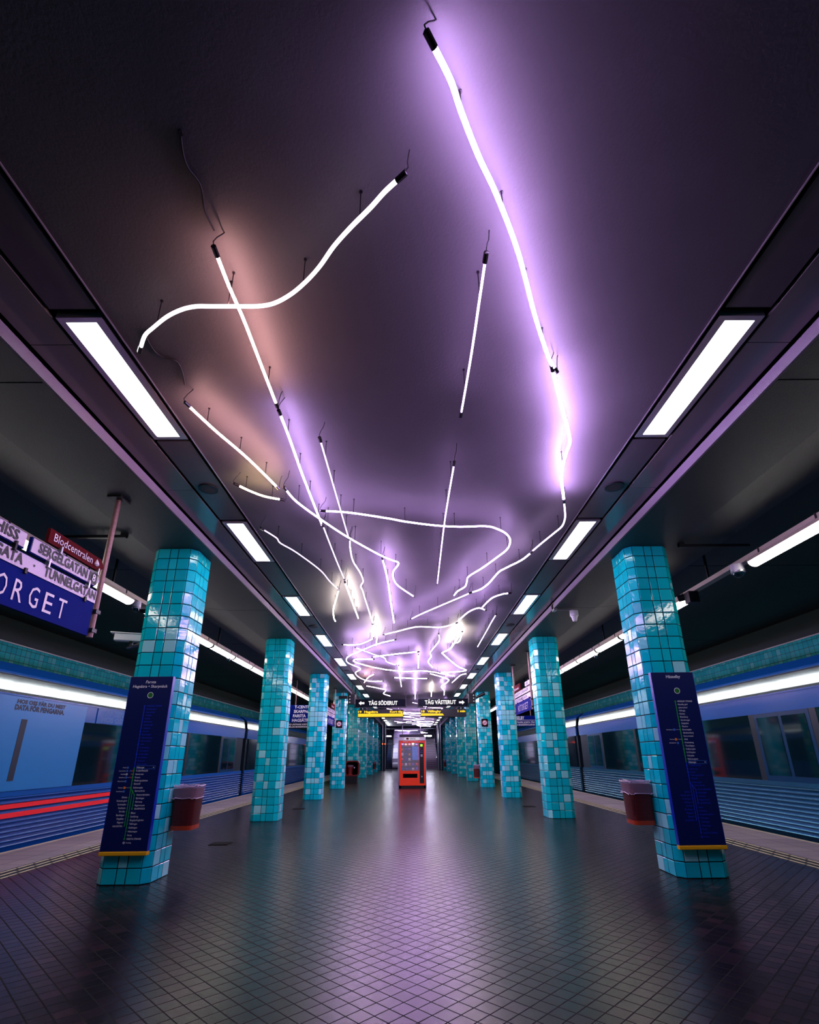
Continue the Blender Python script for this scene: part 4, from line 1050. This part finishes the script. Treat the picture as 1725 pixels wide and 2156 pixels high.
# ================================================================== TRAINS
def car(s, y0, y1, label, light_trail=False, advert=False, nose=False):
    X = lambda x: s * x
    root = thing('subway_car', label, 'train', (s * 7.3, (y0 + y1) / 2, 0))
    # body shell (behind the panels)
    sh = [(6.04, -.05), (6.04, 2.15), (6.08, 2.40), (6.10, 2.47), (6.3, 2.62), (6.8, 2.74), (7.9, 2.74), (8.4, 2.62), (8.62, 2.47), (8.66, -.05), (8.5, -.35), (6.2, -.35)]
    MB().prism([(X(a), b_) for a, b_ in sh], y0 + .02, y1 - .02).build('body_shell', M['train_dark'], root)
    # ribbed lower side as one continuous pressed sheet
    pts = [(6.02, -.06), (6.0, .0)]
    z = .0
    while z < .69:
        pts += [(6.0, z + .003), (5.982, z + .014), (5.98, z + .024), (5.988, z + .034), (6.03, z + .039), (6.03, z + .063)]; z += .066
    pts += [(6.0, .70), (6.0, .775), (6.04, .775), (6.045, -.06)]
    MB().prism([(X(a), b_) for a, b_ in pts], y0 + .02, y1 - .02).build('ribbed_side', M['train_rib'] if s > 0 else M['train_blue'], root)
    # upper side band, ledge and tilted cove under the roof
    MB().prism([(X(a), b_) for a, b_ in ((6.0, 1.845), (6.0, 2.125), (6.04, 2.125), (6.04, 1.845))], y0 + .02, y1 - .02).build('upper_side_panel', M['train_blue'], root)
    MB().prism([(X(a), b_) for a, b_ in ((5.985, 2.125), (5.985, 2.15), (6.04, 2.15), (6.04, 2.125))], y0 + .02, y1 - .02).build('rain_gutter', M['train_blue'], root)
    cv = [(6.0, 2.15), (6.012, 2.19), (6.0575, 2.415), (6.075, 2.44), (6.12, 2.44), (6.05, 2.15)]
    MB().prism([(X(a), b_) for a, b_ in cv], y0 + .02, y1 - .02).build('roof_cove', M['train_roof'], root)
    MB().prism([(X(a), b_) for a, b_ in ((6.06, 2.44), (6.07, 2.475), (6.3, 2.64), (6.3, 2.6), (6.1, 2.43))], y0 + .02, y1 - .02).build('roof_edge', M['train_blue'], root)
    # windows and doors: each bay is a window or a door leaf pair
    y = y0 + .25; i = 0
    while y + 1.2 < y1:
        door = i % 4 == 2
        wdt = 1.30 if door else 2.35
        if y + wdt > y1 - .1: wdt = y1 - .1 - y
        if door:
            d = MB().box(*sorted((X(5.995), X(6.03))), y, y + wdt, .776, 1.844).build('door', M['train_door'], root)
            for a in (y + .08, y + wdt / 2 + .04):
                MB().box(*sorted((X(5.990), X(6.0))), a, a + wdt / 2 - .12, .86, 1.78).build('door_window', M['tinted'], d)
        else:
            MB().box(*sorted((X(6.002), X(6.03))), y, y + wdt, .776, 1.844).build('window', M['tinted'], root)
        MB().box(*sorted((X(5.998), X(6.03))), y + wdt, y + wdt + .14, .776, 1.844).build('window_pillar', M['train_dark'], root)
        y += wdt + .14; i += 1
    if light_trail:  # motion trails of tail lights, put on the side as red strips
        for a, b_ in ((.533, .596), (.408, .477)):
            MB().box(*sorted((X(5.978), X(6.0))), y0 + .02, 13.2, a, b_).build('red_light_trail', M['train_light_trail'], root)
    if advert:
        pl = lambda u, v: (X(5.984), 7.2 + u, v)
        MB().box(*sorted((X(5.986), X(6.0))), 7.0, 9.55, .78, 2.12).build('advert_panel', M['train_ad'], root)
        a = MB(); text(a, 'HOS OSS FÅR DU MEST', pl, .62, 2.025, .055, 1.12, bold=.06); text(a, 'DATA FÖR PENGARNA.', pl, .60, 1.93, .07, 1.14, bold=.06); a.build('advert_lettering', M['ad_text'], root)
        MB().box(*sorted((X(5.986), X(6.0))), 9.9, 11.2, 1.85, 2.12).build('advert_panel', M['train_blue'], root)
        a = MB(); text(a, 'KÖP DEN', pl, 2.85, 2.0, .085, .75, bold=.06); text(a, 'HOS OSS.', pl, 2.85, 1.88, .095, .85, bold=.06); a.build('advert_lettering', M['ad_text2'], root)
        ph = MB()
        ph.box(*sorted((X(5.982), X(5.99))), 8.0, 8.12, .92, 1.80).build('advert_phone', M['ad_text'], root)
    if nose:
        MB().prism([(X(5.99), y1 - .04), (X(6.2), y1 + .35), (X(8.4), y1 + .35), (X(8.6), y1 - .04)], -.2, 2.6, 'Z').build('car_end', M['train_blue'], root)
    return root
car(1, 2.6, 18.9, 'nearest blue subway car with ribbed side on the right track')
car(1, 19.2, 33.6, 'farther blue subway car on the right track behind the columns', nose=True)
car(-1, 2.6, 18.9, 'nearest blue subway car with painted red light trails on the left track', light_trail=True, advert=True)
car(-1, 19.2, 35.2, 'farther blue subway car on the left track behind the columns', nose=True)
for s in (-1, 1):
    root = thing('signal_lamp', 'green signal light beyond the end of the %s train' % side(s), 'signal', (s * 6.3, 38, 1.9))
    MB().box(s * 6.3 - .12, s * 6.3 + .12, 38, 38.2, 1.7, 2.15).tube([(s * 6.3, 38.1, -1.1), (s * 6.3, 38.1, 1.7)], .04, 8).build('signal_box', M['black_metal'], root)
    MB().disc((s * 6.3, 37.99, 1.92), .09, 'Y', 16).build('green_lens', M['green_lamp'], root)

# ================================================================== VENDING MACHINE
vy = 21.58
vm = thing('vending_machine', 'tall orange-red snack vending machine standing in the middle of the platform', 'vending machine', (-.01, vy, 0))
MB().box(-.545, -.455, vy, vy + .85, .0, 1.80).box(.455, .535, vy, vy + .85, 0, 1.80).box(-.455, .455, vy + .30, vy + .85, 0, 1.80).box(-.455, .455, vy + .05, vy + .3, 1.76, 1.80).box(-.455, .455, vy + .05, vy + .3, 0.1, .62).build('cabinet', M['machine_grey'], vm)
MB().box(-.575, -.545, vy - .02, vy + .86, 0, 1.80).box(.535, .56, vy - .02, vy + .86, 0, 1.80).build('side_trim', M['steel'], vm)
fr = MB().box(-.525, -.437, vy - .02, vy, .10, 1.79).box(-.437, .525, vy - .02, vy, 1.705, 1.79).box(.272, .292, vy - .02, vy, .10, 1.705).box(.468, .525, vy - .02, vy, .10, 1.705)
fr.box(-.437, .272, vy - .02, vy, .10, .38).box(-.437, .272, vy - .02, vy, .535, .645).box(-.437, -.372, vy - .02, vy, .38, .535).box(.2, .272, vy - .02, vy, .38, .535).box(.292, .468, vy - .02, vy, .1, .18)
fr.build('front_frame', M['machine_red'], vm)
MB().box(-.545, .535, vy + .0, vy + .05, 0, .1).build('base', M['black_metal'], vm)
MB().box(.292, .468, vy - .03, vy + .02, .18, 1.705).build('control_panel', M['black_metal'], vm)
cp = [m_ for m_ in vm.children if m_.name.startswith('control_panel')][0]
MB().box(.33, .425, vy - .034, vy - .03, 1.56, 1.65).build('price_display', M['green_disp'], cp)
MB().box(.33, .42, vy - .034, vy - .03, 1.33, 1.345).box(.33, .42, vy - .034, vy - .03, 1.40, 1.408).build('card_slot', M['blue_icon'], cp)
MB().box(.32, .355, vy - .034, vy - .03, 1.455, 1.475).build('red_button', M['red_icon'], cp)
MB().box(.34, .42, vy - .036, vy - .03, 1.17, 1.26).box(.355, .405, vy - .036, vy - .03, .40, .45).build('coin_slot', M['steel'], cp)
MB().disc((.375, vy - .034, 1.04), .035, 'Y', 16, r0=.025).build('coin_return', M['dark_metal'], cp)
MB().box(-.372, .2, vy + .015, vy + .03, .38, .535).build('delivery_flap', M['black'], vm)
hd = MB().prism([(vy - .05, 1.80), (vy - .07, 1.92), (vy + .8, 1.92), (vy + .8, 1.80)], -.56, .55, 'X').build('header', M['white'], vm)
MB().box(-.52, .5, vy - .02, vy + .78, 1.92, 2.035).build('top_cover', M['dark_metal'], vm)
MB().box(-.32, .30, vy - .075, vy - .068, 1.815, 1.905).build('header_plate', M['backlit_white'], hd)
lg = MB(); n = 20
lg.v += [(-.19 + .06 * math.cos(2 * math.pi * k / n), vy - .078, 1.862 + .037 * math.sin(2 * math.pi * k / n)) for k in range(n)]; lg.f.append(tuple(range(n)))
lg.build('logo_oval', M['sign_red'], hd)
t_ = MB(); text(t_, 'selecta', lambda u, v: (u, vy - .078, v), -.10, 1.84, .05, .24, bold=.03); t_.build('logo_lettering', M['letter_dark'], hd)
t_ = MB(); text(t_, 'Snacks', lambda u, v: (u, vy - .024, v), -.36, 1.74, .024, .2, bold=.02); text(t_, 'och dryck dygnet runt', lambda u, v: (u, vy - .024, v), -.14, 1.74, .022, .5, bold=.0)
t_.build('front_lettering', M['letter_white'], vm)
MB().box(-.437, .272, vy - .004, vy + .0, .645, 1.705).build('glass_window', M['glass'], vm)
MB().box(-.455, .29, vy + .28, vy + .30, .63, 1.75).build('back_wall', M['hall_dark'], vm)
MB().box(-.42, .26, vy + .03, vy + .05, 1.725, 1.745).build('inner_lamp', M['machine_lamp'], vm)
shz = [.66, .83, 1.02, 1.21, 1.40, 1.575]
for z in shz: MB().box(-.45, .285, vy + .03, vy + .28, z - .012, z).build('shelf', M['dark_metal'], vm)
MB().box(-.0, .27, vy + .02, vy + .028, 1.05, 1.56).build('blue_poster', mat('poster_blue', (40, 130, 230), .4, var=.6, vscale=14), vm)
pc = [(230, 220, 210), (220, 60, 50), (240, 190, 60), (120, 80, 190), (60, 60, 150), (240, 240, 250), (200, 120, 60)]
pm = [mat('snack_wrap_%d' % i, c, .25) for i, c in enumerate(pc)]
rnd = random.Random(3)
for zi, z in enumerate(shz):
    for k in range(5):
        x = -.40 + k * .145
        if x > -.03 and 1.0 < z < 1.5: continue
        w_, h = .085, rnd.uniform(.09, .125)
        b_ = MB()
        b_.prism([(vy + .10, z), (vy + .075, z + h * .3), (vy + .07, z + h * .6), (vy + .10, z + h), (vy + .12, z + h * .6), (vy + .125, z + h * .3)], x - w_ / 2, x + w_ / 2, 'X')
        tag(b_.build('snack_packet', rnd.choice(pm)), 'small coloured snack packet standing on a shelf inside the orange-red vending machine', 'snack', 'snacks in the vending machine')

# ================================================================== RED HOODED BIN STATION beside the left columns
by = 26.15
bs = thing('bin_station', 'dark red rounded bin shelter standing against the fifth left column', 'bin shelter', (-2.95, by, 0))
def rr(x0, x1b, z0, z1, r_, n=5):
    out = []
    for cx_, cz_, a0 in ((x1b - r_, z1 - r_, 0), (x0 + r_, z1 - r_, 90), (x0 + r_, z0 + r_, 180), (x1b - r_, z0 + r_, 270)):
        for t in range(n + 1): a = R(a0 + 90 * t / n); out.append((cx_ + r_ * math.cos(a), cz_ + r_ * math.sin(a)))
    return out
o1, i1 = rr(-3.27, -2.58, .30, 1.01, .15), rr(-3.21, -2.64, .36, .95, .11)
mb = MB(); n = len(o1)
for yy in (by, by + .5):
    mb.v += [(x, yy, z) for x, z in o1] + [(x, yy, z) for x, z in i1]
for k in range(n):
    k2 = (k + 1) % n
    mb.f += [(k, k2, n + k2, n + k), (2 * n + k, 2 * n + k2, 3 * n + k2, 3 * n + k), (k, k2, 2 * n + k2, 2 * n + k), (n + k, n + k2, 3 * n + k2, 3 * n + k)]
mb.build('rounded_hood', M['booth_red'], bs)
MB().prism(i1, by + .44, by + .48).build('back_panel', M['black'], bs)
MB().box(-3.25, -2.67, by + .03, by + .48, 0, .30).build('plinth', M['black_metal'], bs)
MB().box(-2.84, -2.79, by + .02, by + .03, .66, .72).build('sticker', M['sign_white'], bs)
lb = thing('litter_bin', 'red litter bin sheltered inside the rounded dark red hood', 'litter bin', (-3.03, by + .2, .36))
MB().tube([(-3.03, by + .2, .36), (-3.03, by + .2, .78)], [.10, .14], 16, caps=False).build('bin_body', M['bin_red'], lb)
MB().tube([(-3.03, by + .2, .362), (-3.03, by + .2, .40)], [.104, .106], 16).build('bottom_band', M['bin_orange'], lb)
MB().tube([(-3.03, by + .2, .72), (-3.03, by + .2, .80), (-3.03, by + .2, .81)], [.147, .15, .135], 16, caps=False).build('plastic_bag', M['bag'], lb)

# ================================================================== END HALL: stairs, escalator, lamps, pillars
def steps(x0, x1b, y0, n, name, label, cat, m_):
    root = thing(name, label, cat, ((x0 + x1b) / 2, y0, 0))
    pr = [(y0, 0)]
    for i in range(n): pr += [(y0 + i * .3, (i + 1) * .165), (y0 + (i + 1) * .3, (i + 1) * .165)]
    pr += [(y0 + n * .3, 0)]
    MB().prism(pr, x0, x1b, 'X').build('flight', m_, root)
    return root
r = steps(.95, 2.35, 49.9, 17, 'staircase', 'dark stone staircase rising at the right of the far end', 'stairs', M['stair'])
mb = MB()
for i in range(17): mb.box(.95, 2.35, 49.89 + i * .3, 49.92 + i * .3, (i + 1) * .165 - .02, (i + 1) * .165 + .002)
mb.build('step_nosing', M['nosing'], r)
MB().tube([(2.32, 49.8, .95), (2.32, 55.0, 3.75)], .03, 8).tube([(2.32, 49.9, 0), (2.32, 49.9, .98)], .02, 8).build('handrail', M['steel'], r)
r = steps(-2.42, -1.92, 49.9, 17, 'escalator', 'dark blue escalator rising at the left of the far end', 'escalator', M['hall_dark'])
mb = MB()
for i in range(17): mb.box(-2.42, -1.92, 49.89 + i * .3, 49.91 + i * .3, (i + 1) * .165 - .012, (i + 1) * .165 + .002)
mb.build('step_edge', M['blue_icon'], r)
MB().prism([(49.3, .15), (49.2, .5), (49.3, .95), (49.6, 1.0), (55.0, 3.95), (55.0, 3.2), (50.2, .1)], -1.92, -1.86, 'X').build('balustrade', M['hall_dark'], r)
MB().tube([(-1.89, 49.35, .98), (-1.89, 49.6, 1.04), (-1.89, 55.0, 3.99)], .035, 8).build('handrail', M['cable'], r)
es = thing('parapet', 'pale lilac sloping parapet between escalator and stairs behind the vending machine', 'parapet', (-.9, 50, 0))
MB().prism([(50.0, .08), (50.0, .95), (55.0, 3.70), (55.0, 2.9), (50.4, .08)], -1.84, .9, 'X').build('sloping_slab', M['escal'], es)
MB().tube([(-1.82, 49.85, .35), (.9, 49.85, .35)], .26, 20).build('rounded_foot', M['escal'], es)
mb = MB()
for k in range(1, 6): mb.box(-1.84, .9, 49.99 + k * .9, 50.0 + k * .9, .95 + (k * .9 - .01) * .55, .965 + k * .9 * .55)
mb.build('panel_joint', M['hall_dark'], es)
struct('trim_15', MB().box(-2.42, 2.42, 49.55, 49.6, 0.0, .03), M['white'])
for x0, x1b, lab in ((-2.40, -1.98, 'glaring wall lamp above the escalator'), (-2.76 + .0, -2.76, None), (1.05, 1.40, 'glaring lamp above the stairs, beside the vending machine'), (1.50, 1.90, 'glaring lamp above the stairs, nearer the right pillar')):
    if not lab: continue
    root = thing('hall_lamp', lab, 'lamp', ((x0 + x1b) / 2, 50.6, 2.95))
    MB().box(x0, x1b, 50.6, 50.75, 2.92, 3.02).build('lamp_glass', M['lamp'], root, bevel=.02)
    MB().box(x0 - .02, x1b + .02, 50.62, 50.78, 3.02, 3.05).tube([((x0 + x1b) / 2, 50.7, 3.05), ((x0 + x1b) / 2, 50.7, 3.85)], .015, 6).build('lamp_holder', M['dark_metal'], root)
for x, lab in ((-2.62, 'outermost left steel post at the far end'), (-2.36, 'left steel post beside the escalator'), (-.84, 'thin steel post left of the vending machine top'), (.77, 'thin steel post right of the vending machine top'), (2.30, 'right steel post beside the stairs'), (2.58, 'outermost right steel post at the far end')):
    root = thing('steel_post', lab, 'post', (x, 47.2, 0))
    MB().tube([(x, 47.2, 0), (x, 47.2, 3.85)], .045, 10).build('post_shaft', M['steel'], root)
    MB().tube([(x, 47.2, 0), (x, 47.2, .03)], .08, 12).build('post_foot', M['dark_metal'], root)
for x0, x1b, lab in ((-2.36, -1.5, 'horizontal steel rail above the escalator entrance'), (.95, 2.30, 'horizontal steel rail above the stair entrance')):
    root = thing('steel_rail', lab, 'rail', ((x0 + x1b) / 2, 47.2, 2.2))
    MB().tube([(x0, 47.2, 2.2), (x1b, 47.2, 2.2)], .022, 8).build('rail_bar', M['steel'], root)
    MB().tube([(x0 if x0 < 0 else x1b, 47.14, 2.2), (x0 if x0 < 0 else x1b, 47.26, 2.2)], .04, 8).build('rail_end', M['dark_metal'], root)
root = thing('red_signal', 'pair of small red lights at the left far end', 'signal lights', (-2.5, 47.0, 2.2))
MB().box(-2.68, -2.30, 47.0, 47.17, 2.14, 2.26).build('signal_case', M['black_metal'], root)
MB().disc((-2.6, 46.99, 2.2), .05, 'Y', 12).disc((-2.38, 46.99, 2.2), .05, 'Y', 12).build('red_lens', M['red_lamp'], root)
for i in range(5):
    y = 52.5 + i * 1.6; x = -1.4 + i * .3
    neon('f', [(x - .3, y), (x + .6, y + .3), (x + 1.2, y + 1.2), (x + 2.0, y + .8)], 'W', 25, 3.6, 'small glowing neon tube over the stairs in the far hall', 'neon tubes in the far hall')
# thin dark service boards on the distant columns
for s, k in ((1, 7), (-1, 7)):
    x = s * 2.735
    root = thing('narrow_panel', 'narrow dark blue panel on the inner face of the eighth %s column' % side(s), 'panel', (x, COLY[k] + .25, .5))
    MB().box(x - .012, x + .012, COLY[k] + .1, COLY[k] + .45, .55, 2.3).build('panel_sheet', M['board_side'], root)
    MB().box(x - .014, x + .014, COLY[k] + .09, COLY[k] + .46, .51, .55).build('bottom_rail', M['yellow'], root)
_names = {}
